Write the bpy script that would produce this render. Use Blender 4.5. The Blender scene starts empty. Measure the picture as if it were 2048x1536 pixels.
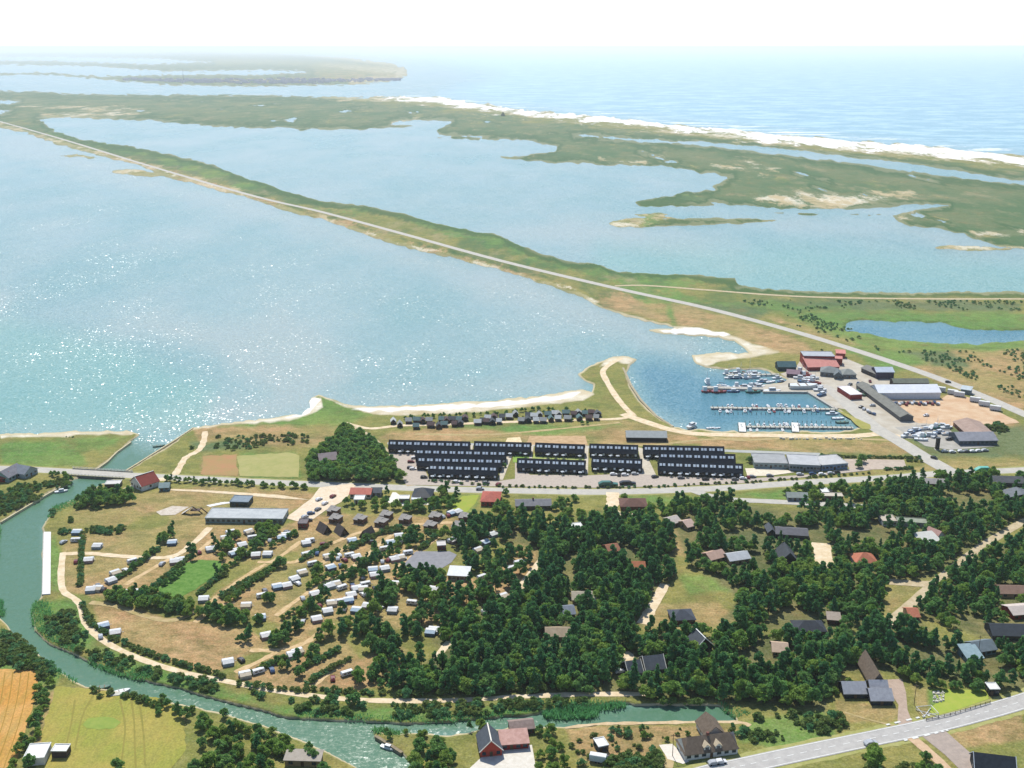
import bpy, math, random
import numpy as np
from mathutils import Vector, geometry
R = math.radians
rnd = random.Random(7)
rng = np.random.default_rng(7)
sc = bpy.context.scene
COL = sc.collection

# ------------------------------------------------------------------ camera, sky, sun, exposure
F = 2196.0; CH = 240.0; GZ = 1.0
PITCH = math.atan((768 - 93) / F)
cd = bpy.data.cameras.new('camera'); cam = bpy.data.objects.new('camera', cd); COL.objects.link(cam)
cd.sensor_fit = 'HORIZONTAL'; cd.sensor_width = 36; cd.lens = 36 * F / 2048
cd.clip_start = 1; cd.clip_end = 200000
cam.location = (0, 0, CH); cam.rotation_euler = (math.pi / 2 - PITCH, 0, 0)
sc.camera = cam
SUN_EL, SUN_AZ = R(54), R(-12)
w = bpy.data.worlds.new('World'); sc.world = w; w.use_nodes = True
nt = w.node_tree; bg = nt.nodes['Background']
sky = nt.nodes.new('ShaderNodeTexSky'); sky.sky_type = 'NISHITA'; sky.sun_disc = False
sky.sun_elevation = SUN_EL; sky.sun_rotation = SUN_AZ; sky.air_density = 0.8; sky.dust_density = 0.35; sky.ozone_density = 1.6; sky.altitude = 200
nt.links.new(sky.outputs[0], bg.inputs[0]); bg.inputs[1].default_value = 0.14
sd = bpy.data.lights.new('sun', 'SUN'); sd.energy = 4.6; sd.angle = R(0.53); sd.color = (1, .965, .91)
so = bpy.data.objects.new('sun', sd); COL.objects.link(so)
sv = Vector((math.sin(SUN_AZ) * math.cos(SUN_EL), math.cos(SUN_AZ) * math.cos(SUN_EL), math.sin(SUN_EL)))
so.rotation_euler = sv.to_track_quat('Z', 'Y').to_euler(); so.location = (0, 0, 500)
vs = sc.view_settings; vs.view_transform = 'Standard'; vs.look = 'None'; vs.gamma = 1; vs.exposure = 0.2; vs.use_curve_mapping = False
sc.cycles.max_bounces = 5; sc.cycles.diffuse_bounces = 2; sc.cycles.glossy_bounces = 2; sc.cycles.volume_bounces = 1
sc.cycles.transparent_max_bounces = 6; sc.cycles.sample_clamp_indirect = 6

# ------------------------------------------------------------------ geometry of the view -> ground
def P(px, py, z=GZ):
    x = (px - 1024) / F; u = (768 - py) / F
    Y = math.cos(PITCH) + math.sin(PITCH) * u; Z = -math.sin(PITCH) + math.cos(PITCH) * u
    t = (z - CH) / Z
    return Vector((x * t, Y * t, z))
def Pn(px, py, z=0.0):
    x = (px - 1024) / F; u = (768 - py) / F
    Y = math.cos(PITCH) + math.sin(PITCH) * u; Z = -math.sin(PITCH) + math.cos(PITCH) * u
    t = (z - CH) / Z
    return x * t, Y * t
def infr(x, y, z=4.0, m=30):
    dz = z - CH; c, s = math.cos(PITCH), math.sin(PITCH)
    fw = y * c - dz * s; up = y * s + dz * c
    if fw < 1: return False
    a = 1024 + F * x / fw; b = 768 - F * up / fw
    return -m < a < 2048 + m and -m < b < 1536 + m
def T(s):     # "x,y x,y" -> list of pixel points
    return [tuple(float(v) for v in q.split(',')) for q in s.split()]

# ------------------------------------------------------------------ materials
def lin(h):
    v = [int(h[i:i + 2], 16) / 255 for i in (0, 2, 4)]
    return tuple((c / 12.92 if c <= .04045 else ((c + .055) / 1.055) ** 2.4) for c in v) + (1,)
MATS = {}
class NT:
    def __init__(s, name):
        s.m = bpy.data.materials.new(name); s.m.use_nodes = True; s.t = s.m.node_tree
        s.b = s.t.nodes['Principled BSDF']; s.g = None
    def n(s, k, **a):
        o = s.t.nodes.new(k)
        for q, v in a.items(): setattr(o, q, v)
        return o
    def l(s, a, b): s.t.links.new(a, b)
    def pos(s):
        if not s.g: s.g = s.n('ShaderNodeNewGeometry').outputs['Position']
        return s.g
    def noise(s, scale, det=3, rough=.6, stretch=None, vec=None, dist=0):
        o = s.n('ShaderNodeTexNoise'); o.inputs['Scale'].default_value = scale; o.inputs['Detail'].default_value = det
        o.inputs['Roughness'].default_value = rough; o.inputs['Distortion'].default_value = dist
        v = vec if vec is not None else s.pos()
        if stretch:
            m = s.n('ShaderNodeMapping'); m.inputs['Rotation'].default_value = (0, 0, stretch[2] if len(stretch) > 2 else 0)
            m.inputs['Scale'].default_value = (stretch[0], stretch[1], 1); s.l(v, m.inputs[0]); v = m.outputs[0]
        s.l(v, o.inputs['Vector']); return o.outputs['Fac']
    def math(s, op, a, b=None, c=None, clamp=False):
        o = s.n('ShaderNodeMath', operation=op, use_clamp=clamp)
        for i, v in enumerate((a, b, c)):
            if v is None: continue
            if isinstance(v, (int, float)): o.inputs[i].default_value = v
            else: s.l(v, o.inputs[i])
        return o.outputs[0]
    def rng(s, f, a, b, c=0, d=1):
        o = s.n('ShaderNodeMapRange'); s.l(f, o.inputs[0])
        for i, v in enumerate((a, b, c, d)): o.inputs[i + 1].default_value = v
        return o.outputs[0]
    def mix(s, f, a, b, mode='MIX'):
        o = s.n('ShaderNodeMix', data_type='RGBA', blend_type=mode)
        if isinstance(f, (int, float)): o.inputs[0].default_value = f
        else: s.l(f, o.inputs[0])
        for i, v in ((6, a), (7, b)):
            if isinstance(v, tuple): o.inputs[i].default_value = v
            elif isinstance(v, str): o.inputs[i].default_value = lin(v)
            else: s.l(v, o.inputs[i])
        return o.outputs[2]
    def attr(s, name):
        o = s.n('ShaderNodeAttribute', attribute_name=name); return o.outputs['Fac']
    def bump(s, h, st, dist):
        o = s.n('ShaderNodeBump'); o.inputs['Strength'].default_value = st; o.inputs['Distance'].default_value = dist
        s.l(h, o.inputs['Height']); s.l(o.outputs[0], s.b.inputs['Normal'])
    def out(s, col, rough=.8, spec=.3):
        if isinstance(col, (tuple, str)): s.b.inputs['Base Color'].default_value = lin(col) if isinstance(col, str) else col
        else: s.l(col, s.b.inputs['Base Color'])
        s.b.inputs['Roughness'].default_value = rough; s.b.inputs['Specular IOR Level'].default_value = spec
        return s.m
def mat(a, b=None, scale=.5, rough=.8, spec=.3, lo=.35, hi=.65, stretch=None, local=False, bmp=0):
    key = (a, b, scale, rough, spec, stretch, local, bmp)
    if key in MATS: return MATS[key]
    t = NT('m_' + a + (b or ''))
    if b is None:
        h = a; r = [int(h[i:i + 2], 16) for i in (0, 2, 4)]
        b = ''.join('%02x' % int(v * .86) for v in r)
    vec = t.n('ShaderNodeTexCoord').outputs['Object'] if local else None
    f = t.noise(scale, 4, .65, stretch, vec)
    c = t.mix(t.rng(f, lo, hi), a, b)
    if bmp: t.bump(f, bmp, .3)
    MATS[key] = t.out(c, rough, spec); return MATS[key]
def leafmat(name, a, b, c, tr=.15):
    t = NT(name)
    oi = t.n('ShaderNodeObjectInfo').outputs['Random']
    f = t.noise(.45, 3, .7)
    g = t.noise(.02, 2, .5)
    col = t.mix(t.rng(f, .35, .65), a, b)
    col = t.mix(t.math('MULTIPLY', t.rng(oi, 0, 1), .5), col, c)
    col = t.mix(t.rng(g, .4, .7, 0, .35), col, c)
    t.out(col, .7, .15)
    # thin leaves: a little of the light comes through
    ts = t.n('ShaderNodeBsdfTranslucent'); t.l(col, ts.inputs[0])
    ms = t.n('ShaderNodeMixShader'); ms.inputs[0].default_value = tr
    om = [q for q in t.t.nodes if q.type == 'OUTPUT_MATERIAL'][0]
    t.l(t.b.outputs[0], ms.inputs[1]); t.l(ts.outputs[0], ms.inputs[2]); t.l(ms.outputs[0], om.inputs[0])
    return t.m

# ------------------------------------------------------------------ mesh helpers
class MB:
    def __init__(s): s.v = []; s.f = []
    def add(s, v, f):
        n = len(s.v); s.v += [tuple(q) for q in v]; s.f += [tuple(i + n for i in q) for q in f]; return s
    def box(s, x0, x1, y0, y1, z0, z1, top=None):
        a = [(x0, y0, z0), (x1, y0, z0), (x1, y1, z0), (x0, y1, z0)]
        i = top or 0
        b = [(x0 + i, y0 + i, z1), (x1 - i, y0 + i, z1), (x1 - i, y1 - i, z1), (x0 + i, y1 - i, z1)]
        return s.add(a + b, [(3, 2, 1, 0), (4, 5, 6, 7), (0, 1, 5, 4), (1, 2, 6, 5), (2, 3, 7, 6), (3, 0, 4, 7)])
    def slab(s, q, t):   # quad q (4 points, upward) given thickness t downwards
        b = [(p[0], p[1], p[2] - t) for p in q]
        n = len(q)
        return s.add(list(q) + b, [tuple(range(n)), tuple(range(2 * n - 1, n - 1, -1))] + [(i, i + n, (i + 1) % n + n, (i + 1) % n) for i in range(n)])
    def cyl(s, x, y, z0, z1, r, r2=None, n=8, axis='z'):
        r2 = r if r2 is None else r2; v = []
        for k, (z, q) in enumerate(((z0, r), (z1, r2))):
            for i in range(n):
                a = 2 * math.pi * i / n; c, d = q * math.cos(a), q * math.sin(a)
                v.append((x + c, y + d, z) if axis == 'z' else (x + c, z, y + d))
        f = [(i, (i + 1) % n, (i + 1) % n + n, i + n) for i in range(n)] + [tuple(range(n, 2 * n)), tuple(range(n - 1, -1, -1))]
        return s.add(v, f)
    def tube(s, a, b, r, r2=None, n=6):
        a, b = Vector(a), Vector(b); d = (b - a).normalized(); u = d.orthogonal().normalized(); w2 = d.cross(u); r2 = r if r2 is None else r2
        v = [a + (u * math.cos(t) + w2 * math.sin(t)) * r for t in [2 * math.pi * i / n for i in range(n)]] + [b + (u * math.cos(t) + w2 * math.sin(t)) * r2 for t in [2 * math.pi * i / n for i in range(n)]]
        return s.add(v, [(i, (i + 1) % n, (i + 1) % n + n, i + n) for i in range(n)] + [tuple(range(n, 2 * n)), tuple(range(n - 1, -1, -1))])
    def mesh(s, name, m):
        me = bpy.data.meshes.new(name); me.from_pydata(s.v, [], s.f); me.update()
        if m: me.materials.append(m)
        return me
def link(name, data, parent=None, loc=None, rz=None):
    o = bpy.data.objects.new(name, data); COL.objects.link(o)
    if parent: o.parent = parent
    if loc is not None: o.location = loc
    if rz is not None: o.rotation_euler = (0, 0, rz)
    return o
def tag(o, label=None, cat=None, group=None, kind=None):
    if label: o['label'] = label
    if cat: o['category'] = cat
    if group: o['group'] = group
    if kind: o['kind'] = kind
    return o
# a template is a list of (part name, mesh, index of the part it hangs on or None)
def place(name, tpl, loc, rz, label, cat, group=None, scale=1.0):
    e = link(name, None, None, loc, rz); e.empty_display_size = .5
    e.scale = (scale,) * 3 if not isinstance(scale, tuple) else scale
    tag(e, label, cat, group); made = []
    for q in tpl:
        nm, me, par = q[0], q[1], q[2]
        o = link(nm, me, made[par] if par is not None else e); made.append(o)
        if len(q) > 3: o.location = q[3]
    return e

# ------------------------------------------------------------------ pixel-space polygons -> signed distances
def sdf(poly, X, Y, lim=24):
    p = np.array(poly, float); out = np.full(X.shape, -float(lim))
    sel = (X > p[:, 0].min() - lim) & (X < p[:, 0].max() + lim) & (Y > p[:, 1].min() - lim) & (Y < p[:, 1].max() + lim)
    x = X[sel]; y = Y[sel]
    if not len(x): return out
    d = np.full(x.shape, 1e9); ins = np.zeros(x.shape, bool)
    for i in range(len(p)):
        a = p[i]; b = p[(i + 1) % len(p)]; e = b - a
        wx = x - a[0]; wy = y - a[1]
        t = np.clip((wx * e[0] + wy * e[1]) / (e @ e + 1e-9), 0, 1)
        d = np.minimum(d, (wx - t * e[0]) ** 2 + (wy - t * e[1]) ** 2)
        c = (a[1] > y) != (b[1] > y)
        with np.errstate(divide='ignore', invalid='ignore'):
            xi = a[0] + (y - a[1]) * e[0] / (e[1] if e[1] else 1e-9)
        ins ^= c & (x < xi)
    d = np.sqrt(d); out[sel] = np.clip(np.where(ins, d, -d), -lim, lim); return out
def inside(poly, X, Y):
    ins = np.zeros(X.shape, bool); n = len(poly)
    for i in range(n):
        ax, ay = poly[i]; bx, by = poly[(i + 1) % n]
        c = (ay > Y) != (by > Y)
        ins ^= c & (X < ax + (Y - ay) * (bx - ax) / ((by - ay) or 1e-9))
    return ins
def rough(poly, amp=3, step=14, seed=1, ymin=0):   # natural, ragged outline
    r2 = random.Random(seed); out = []
    for i in range(len(poly)):
        a = poly[i]; b = poly[(i + 1) % len(poly)]; L = math.hypot(b[0] - a[0], b[1] - a[1])
        n = max(1, int(L / step))
        for k in range(n):
            t = k / n; am = amp * min(1, max(.3, (a[1] - 90) / 500)) if L < 700 else 0
            out.append((a[0] + (b[0] - a[0]) * t + r2.uniform(-1, 1) * am, a[1] + (b[1] - a[1]) * t + r2.uniform(-1, 1) * am * .6))
    return out

MAIN = T("-700,872 0,868 60,866 150,863 262,862 277,868 262,885 235,905 215,925 195,942 160,952 205,965 245,945 275,927 310,905 350,880 385,855 410,850 470,843 560,834 600,828 622,815 618,803 622,795 640,790 665,798 700,810 760,812 850,808 950,803 1050,795 1120,785 1165,778 1180,784 1185,770 1168,762 1155,748 1180,730 1215,716 1240,711 1277,716 1262,728 1253,745 1260,770 1280,800 1310,830 1345,852 1370,857 1480,863 1600,863 1700,861 1722,852 1690,828 1668,818 1615,785 1525,785 1525,768 1562,767 1575,760 1550,748 1530,740 1440,739 1408,733 1390,728 1380,710 1440,704 1500,706 1490,696 1470,683 1420,668 1350,656 1290,642 1240,628 1190,612 1170,597 1100,572 1040,552 990,538 900,515 830,500 770,483 700,458 640,438 600,430 560,417 500,397 430,379 350,358 280,332 200,312 120,290 60,268 0,255 -200,210 -700,188 -700,172 0,181 80,183 160,188 350,189 560,191 730,195 800,192 880,194 960,207 1050,220 1200,232 1350,249 1500,262 1700,281 1850,291 2048,311 2800,360 2800,590 2048,583 1800,585 1600,583 1540,578 1480,570 1470,558 1400,550 1300,548 1240,543 1200,530 1130,520 1080,507 1040,490 1000,472 930,458 880,448 800,425 740,412 640,402 560,378 500,357 440,338 425,330 380,318 300,300 250,292 160,278 110,262 85,243 75,238 140,235 200,238 300,240 360,246 420,252 600,258 680,260 740,258 830,252 780,249 800,241 870,240 905,243 870,262 880,270 960,274 1000,278 1060,283 1115,292 1110,303 1050,311 1000,313 1015,319 1100,323 1170,328 1240,330 1310,330 1380,338 1392,345 1465,352 1450,362 1420,372 1430,380 1370,385 1300,398 1270,404 1280,412 1340,413 1420,410 1460,418 1550,425 1620,430 1700,427 1740,432 1780,425 1795,440 1820,452 1900,460 1960,480 2000,492 2048,498 2800,560 2800,1900 -700,1900")
FARL = T("-700,147 0,150 100,150 190,157 330,170 500,173 700,170 790,161 815,150 812,138 780,126 700,116 560,108 400,105 0,104 -700,104")
WATERS = [
 T("277,868 262,885 235,905 195,938 140,962 90,990 40,1020 0,1045 -30,1080 -60,1150 -40,1210 5,1240 30,1270 60,1292 100,1330 130,1350 170,1372 220,1378 250,1385 300,1398 380,1410 460,1430 540,1455 600,1478 650,1500 715,1536 740,1600 780,1900 900,1900 870,1600 830,1536 800,1505 750,1475 745,1462 800,1466 850,1465 890,1470 940,1463 1000,1456 1060,1451 1130,1453 1200,1448 1300,1444 1400,1442 1470,1440 1440,1412 1400,1410 1300,1411 1230,1408 1085,1424 1060,1430 1000,1435 940,1440 880,1447 830,1448 760,1446 700,1443 640,1440 580,1437 520,1421 470,1410 420,1396 350,1376 290,1363 250,1351 180,1326 150,1311 100,1291 70,1262 62,1218 83,1192 85,1067 80,1055 95,1037 105,1017 145,1000 205,967 245,946 275,927 310,905 350,880 385,855 330,845"),
 T("1150,268 1300,280 1450,287 1650,308 1800,325 1980,352 2048,362 2800,425 2800,440 2048,371 1950,359 1800,340 1640,320 1540,306 1430,293 1290,284 1150,271"),
 T("1690,646 1720,640 1800,643 1880,645 1905,650 1920,656 2000,661 2048,658 2300,662 2300,688 2048,681 1960,687 1880,687 1800,680 1740,668 1690,661"),
 T("-700,124 0,129 200,133 330,143 560,140 620,145 500,150 350,149 200,153 100,145 0,146 -700,142"),
 T("-700,112 150,114 300,117 420,124 300,128 100,122 -700,118"),
 T("-700,196 0,200 40,203 20,208 -700,206"), T("-700,224 0,228 20,222 -20,218 -700,214"),
 T("960,279 1060,284 1110,293 1000,292"), T("1420,403 1440,408 1560,416 1680,418 1780,412 1830,408 1900,410 1830,420 1790,430 1700,430 1560,426 1450,418")]
ISLES = [T("1255,448 1290,438 1400,436 1500,437 1562,441 1480,447 1380,450 1280,454"), T("1268,428 1340,427 1330,432 1280,434"),
 T("1205,447 1240,439 1290,434 1350,433 1310,440 1290,452 1240,454"), T("875,275 940,272 1010,278 960,281"), T("1000,284 1050,287 1000,289"), T("1285,658 1380,655 1460,668 1440,674 1330,668"),
 T("215,343 270,337 330,350 290,354"), T("120,312 165,308 200,318"), T("1850,495 1900,490 2048,497 1950,502")]

# ground grid: fine where the picture is fine
xs = np.arange(-560, 2620, 4.4)
ys = np.concatenate([np.arange(101, 330, 1.8), np.arange(330, 900, 2.9), np.arange(900, 1800, 4.2)])
PX, PY = np.meshgrid(xs, ys); PX = PX.ravel(); PY = PY.ravel()
land = np.maximum(sdf(rough(MAIN, 3.2, 12, 3), PX, PY), sdf(FARL, PX, PY))
for i, q in enumerate(ISLES): land = np.maximum(land, sdf(rough(q, 1.5, 12, i), PX, PY))
for i, q in enumerate(WATERS): land = np.minimum(land, -sdf(rough(q, 2.5 if i else 2, 12, i), PX, PY))
from mathutils import noise as mn
near = np.where(np.abs(land) < 9)[0]; wX0, wY0 = Pn(PX[near], PY[near], 0.0)
fx = np.clip((PY[near] - 100) / 500, .12, 1.0)
land[near] += np.array([(mn.noise(Vector((a / (9 + 40 * (1 - q)), b / (14 + 170 * (1 - q)), 3.1))) * 3.6 + mn.noise(Vector((a / (3 + 12 * (1 - q)), b / (5 + 60 * (1 - q)), 7.7))) * 2.2) * (1.5 - q * 1.05) for a, b, q in zip(wX0, wY0, fx)])
# shallow pools scattered through the far marsh
MARSH = T("100,192 700,202 1000,242 1500,302 2048,378 2600,450 2600,540 2048,478 1850,440 1700,405 1500,392 1440,350 1150,312 1160,290 900,262 600,248 300,230")
ms = np.where((sdf(MARSH, PX, PY) > 3) & (land > 6))[0]; mX, mY = Pn(PX[ms], PY[ms], 0.0)
pool = np.array([mn.noise(Vector((a / 130, b / 420, 1.7))) + .6 * mn.noise(Vector((a / 45, b / 170, 4.2))) + .3 * mn.noise(Vector((a / 16, b / 70, 2.2))) for a, b in zip(mX, mY)])
land[ms] = np.minimum(land[ms], (.64 - pool) * 40)
zz = np.clip(land * .35, -3, GZ)
gx, gy = Pn(PX, PY, 0.0)
# push the land plane so that the pixel positions hold at its own height
gx2, gy2 = Pn(PX, PY, GZ)
k = np.clip(zz / GZ, 0, 1); gx = gx * (1 - k) + gx2 * k; gy = gy * (1 - k) + gy2 * k

def union(polys, amp=3, step=14, lim=24):
    d = np.full(PX.shape, -float(lim))
    for i, q in enumerate(polys): d = np.maximum(d, sdf(rough(q, amp, step, i + 11), PX, PY, lim))
    return d
L = {}
L['sand'] = [T("700,812 760,811 850,808 950,803 1050,795 1120,784 1165,777 1185,788 1170,800 1100,808 1000,818 900,826 800,830 740,826 690,812 660,797 640,789"),
 T("560,833 600,827 620,812 620,800 640,795 650,815 620,828 580,842 470,848 385,858 410,849"),
 T("1380,705 1440,700 1530,700 1560,702 1500,712 1440,722 1410,736 1385,730"), T("1190,612 1160,590 1100,565 1110,562 1175,585 1200,605"),
 T("1240,628 1290,640 1350,654 1420,664 1480,678 1540,698 1500,708 1440,702 1380,708 1370,700 1440,694 1460,684 1400,668 1300,650"),
 T("760,190 880,191 960,206 1050,219 1200,230 1350,248 1500,260 1700,279 1850,289 2048,310 2800,360 2800,400 2048,338 1850,315 1650,300 1450,276 1250,255 1100,238 1000,227 900,214 800,203"),
 T("1500,392 1600,384 1700,388 1820,384 1840,392 1760,402 1680,415 1600,410 1520,402"), T("1780,420 1830,418 1830,436 1800,440"),
 T("1205,449 1240,437 1290,432 1350,432 1300,440 1290,453 1240,455"), T("1940,465 2048,460 2048,470 1960,474"), T("1830,492 1900,488 2048,496 1950,504"),
 T("1200,318 1290,322 1240,326"), T("1310,312 1360,310 1370,315"), T("1420,330 1500,322 1570,335 1480,338"), T("1510,350 1540,349 1530,355"),
 T("80,228 250,222 300,225 240,232 100,236"), T("40,212 180,214 290,217 200,221"), T("620,190 780,194 820,205 700,200"), T("780,246 830,241 900,243 850,248 800,251"),
 T("0,253 60,266 120,288 200,310 280,330 290,328 200,303 110,280 0,248"), T("280,330 350,356 430,378 500,396 560,415 640,437 700,457 705,452 600,422 450,375 300,328"), T("700,458 830,500 990,538 1100,572 1105,566 1000,534 840,492 705,452"),
 T("1215,716 1240,709 1280,714 1262,728 1230,722 1200,735"), T("0,868 150,863 270,860 262,868 200,868 100,874 0,876"),
 T("215,343 270,337 330,350 290,354"), T("120,312 165,308 200,318"), T("1285,658 1380,655 1460,668 1440,674 1330,668"),
 T("640,130 815,135 815,152 790,160 700,168 700,160 790,150"), T("620,108 790,128 815,140 790,132")]
L['surf'] = [T("760,190 880,191 960,206 1050,219 1200,230 1350,248 1500,260 1700,279 1850,289 2048,310 2800,360 2800,385 2048,330 1850,306 1650,292 1450,269 1250,249 1100,233 1000,222 900,209 800,198"),
 T("700,818 760,815 850,812 950,808 1050,800 1120,790 1160,783 1150,795 1000,812 850,820 740,822"), T("570,834 600,826 618,812 625,796 640,800 620,826 580,838"), T("1285,658 1380,655 1460,668 1440,674 1330,668")]
L['dry'] = [T("230,1005 300,985 430,975 640,985 610,1010 560,1040 500,1075 470,1130 400,1160 260,1185 180,1195 130,1180 130,1080 180,1060 250,1065 330,1050 350,1030 240,1020"),
 T("250,1185 330,1115 380,1110 360,1130 320,1180 270,1190"), T("400,1215 520,1125 580,1125 640,1100 700,1060 900,1055 870,1080 790,1140 740,1130 680,1160 600,1225 560,1250 500,1230"),
 T("190,1205 300,1225 420,1250 500,1262 540,1290 480,1320 460,1335 430,1345 300,1310 210,1265"), T("470,1355 560,1300 660,1240 700,1290 760,1350 720,1385 560,1375"),
 T("640,1180 730,1170 760,1130 850,1150 1000,1160 1050,1150 1000,1200 860,1260 700,1250"), T("550,1250 640,1225 660,1180 720,1140 790,1140 740,1200 660,1250 560,1300"),
 T("600,1030 930,1030 940,1060 640,1065 600,1100 480,1130 520,1080"), T("1060,1050 1100,1070 1080,1150 1020,1200 970,1180 1020,1100"),
 T("750,880 770,862 860,855 1000,852 1250,842 1400,872 1400,890 1250,886 1000,884 850,886"), T("1400,874 1560,874 1790,885 1850,910 1700,905 1500,900 1400,895"),
 T("1870,920 2048,920 2400,925 2400,935 2048,937 1925,942"), T("1680,960 1900,920 1905,940 1840,950 1700,958"),
 T("1170,595 1300,590 1450,630 1600,680 1650,720 1560,705 1470,680 1350,650 1200,610"), T("1000,522 1200,580 1300,595 1200,600 1100,568 1000,538"), T("600,418 800,470 1000,525 1000,538 800,488 640,436"), T("200,300 400,360 600,415 600,428 400,368 200,310"),
 T("1500,625 1700,690 1900,770 2048,825 2048,760 1950,740 1800,720 1700,680 1560,640"), T("1900,700 2048,690 2048,760 1960,740"), T("1150,1455 1470,1448 1480,1470 1380,1480 1180,1480"),
 T("1540,1050 1700,1060 1700,1095 1560,1090"), T("1690,1062 1800,1065 1800,1092 1700,1095"), T("1770,1175 1835,1172 1770,1240"), T("700,1320 800,1290 830,1330 780,1370 720,1380"),
 T("1350,1060 1390,1050 1400,1110 1330,1110"), T("380,840 500,838 680,850 690,870 600,880 400,880"), T("90,1385 200,1370 330,1395 370,1440 340,1536 80,1536 60,1480"), T("1670,1400 1800,1420 1790,1445 1680,1440"),
 T("1820,1365 1860,1370 1860,1440 1840,1440"), T("1130,1455 1330,1470 1300,1520 1160,1530"), T("1880,1460 2048,1420 2048,1480 1900,1500"), T("170,1005 240,1012 300,1030 230,1055 160,1050 140,1030"),
 T("600,150 700,150 790,150 780,160 500,168 300,160"), T("1480,1040 1640,1030 1640,1060 1500,1060"), T("1280,1215 1440,1200 1480,1240 1400,1260 1290,1255")]
L['red'] = [T("405,910 470,912 478,952 400,952"), T("480,880 670,876 690,884 600,890 490,890"), T("330,985 430,983 620,990 590,1000 400,995"), T("250,1000 330,1005 300,1030 240,1020"),
 T("1870,800 1900,790 1950,805 2010,835 2040,850 1960,852 1850,842 1830,830"), T("1640,760 1700,735 1760,765 1700,770"), T("1040,872 1170,872 1175,892 1035,890"), T("210,1215 280,1218 320,1235 240,1240"),
 T("640,1060 700,1075 650,1120 600,1110"), T("330,1260 500,1275 440,1310"), T("900,1040 940,1030 930,1060 890,1075"), T("690,1320 720,1370 640,1370"), T("1200,640 1300,650 1280,660")]
L['green'] = [T("1100,520 1240,545 1400,552 1470,560 1480,572 1300,575 1200,560 1080,530 1000,505 900,470 800,440 640,408 640,402 800,425 1000,472"), T("300,300 500,357 640,402 640,412 500,370 300,312 160,285 110,265"),
 T("1560,620 1690,625 1800,622 2048,625 2400,630 2400,700 2048,700 1900,700 1750,700 1640,660"), T("1680,690 1800,700 1860,730 1780,745 1690,700"), T("620,800 650,795 700,815 740,830 700,850 560,850 440,855 560,835"),
 T("60,885 200,870 260,875 200,900 80,905"), T("480,905 590,905 600,950 500,955"), T("890,990 950,985 960,1010 900,1030"), T("1870,1395 1975,1385 1980,1400 1870,1430"),
 T("1850,1375 1970,1380 1930,1425 1870,1440"), T("60,1200 150,1200 200,1290 350,1350 560,1410 900,1420 1080,1410 1080,1425 900,1445 600,1435 300,1360 80,1260"), T("0,1260 60,1310 120,1350 100,1380 0,1340"),
 T("0,880 150,885 170,930 0,935"), T("1490,1440 1650,1420 1680,1480 1560,1500 1480,1480"), T("820,1550 1000,1540 1300,1540 1300,1600 820,1600"), T("100,1070 118,1070 116,1180 100,1185"), T("1240,990 1380,992 1370,1010 1250,1005"),
 T("1400,870 1300,420 1400,412 1300,400 1270,404 1280,412"), T("900,1000 960,990 940,1030"), T("1260,580 1500,600 1700,615 1560,625 1300,600"), T("1860,990 2000,985 2000,1030 1880,1030"), T("1450,990 1600,975 1700,975 1600,1005"),
 T("1080,870 1200,860 1240,850 1100,848 900,852 980,862"), T("1500,1310 1600,1270 1700,1290 1760,1330 1600,1330"), T("170,1440 235,1438 240,1452 200,1460 170,1452"), T("1360,1150 1440,1150 1470,1180 1380,1190")]
L['heath'] = [T("-700,170 0,180 560,190 800,205 1000,232 1250,262 1500,285 1800,325 2048,345 2800,400 2800,560 2048,498 1900,460 1700,430 1400,412 1300,398 1450,362 1390,345 1170,328 1010,318 1110,300 1000,280 880,275 870,262 740,262 420,254 200,240 75,238 160,280 300,300 640,402 640,420 300,330 0,245 -700,190"),
 T("1300,600 1500,600 2048,600 2048,625 1560,618 1500,640"), T("1750,705 1900,700 2048,700 2048,740 1900,740"), T("1500,888 1840,890 1850,912 1500,900"), T("1880,860 2048,850 2400,850 2400,915 1870,915 1800,870"), T("380,885 480,880 690,862 680,878 480,895 400,905")]
L['wood'] = []
L['straw'] = []
FOREST = {
 'mid': T("880,1080 940,1045 1000,1052 1060,1040 1100,1062 1150,1066 1240,1030 1300,1040 1345,1080 1350,1140 1325,1190 1290,1245 1250,1290 1215,1340 1190,1385 1100,1390 1000,1392 900,1388 790,1382 760,1350 850,1330 880,1300 860,1270 900,1235 960,1200 1010,1190 1060,1150 1080,1100 1000,1080 940,1110"),
 'camp': T("640,1260 700,1220 760,1170 830,1150 920,1150 1000,1110 1060,1100 1060,1150 1000,1195 900,1240 860,1270 880,1300 800,1330 740,1310 660,1300 630,1280"),
 'low': T("1195,1390 1230,1320 1260,1290 1330,1262 1430,1275 1470,1250 1530,1270 1640,1290 1760,1258 1790,1240 1830,1235 1900,1290 1960,1300 2048,1300 2500,1300 2500,1380 2100,1380 1990,1378 1870,1360 1780,1345 1690,1345 1665,1375 1650,1420 1580,1412 1450,1402 1300,1398"),
 'up': T("1340,1010 1400,1000 1500,1008 1560,1020 1640,1015 1700,1000 1730,975 1770,958 1840,952 1920,952 2048,955 2500,955 2500,1300 2048,1295 1900,1255 1850,1235 1800,1240 1860,1180 1900,1145 2048,1060 2040,1035 1900,1130 1850,1160 1760,1160 1770,1180 1760,1240 1640,1280 1540,1260 1440,1240 1480,1200 1430,1160 1380,1130 1360,1080"),
 'tri': T("690,853 735,862 770,905 800,938 826,964 740,966 620,960 615,930 650,900 675,878"),
 'mill': T("1130,1400 1200,1396 1300,1400 1290,1408 1150,1406")}
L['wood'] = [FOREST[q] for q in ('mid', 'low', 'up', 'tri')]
LIMS = {'wood': 24}
LAY = {kk: union(v, 4 if kk not in ('red',) else 3, 16) for kk, v in L.items()}

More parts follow.
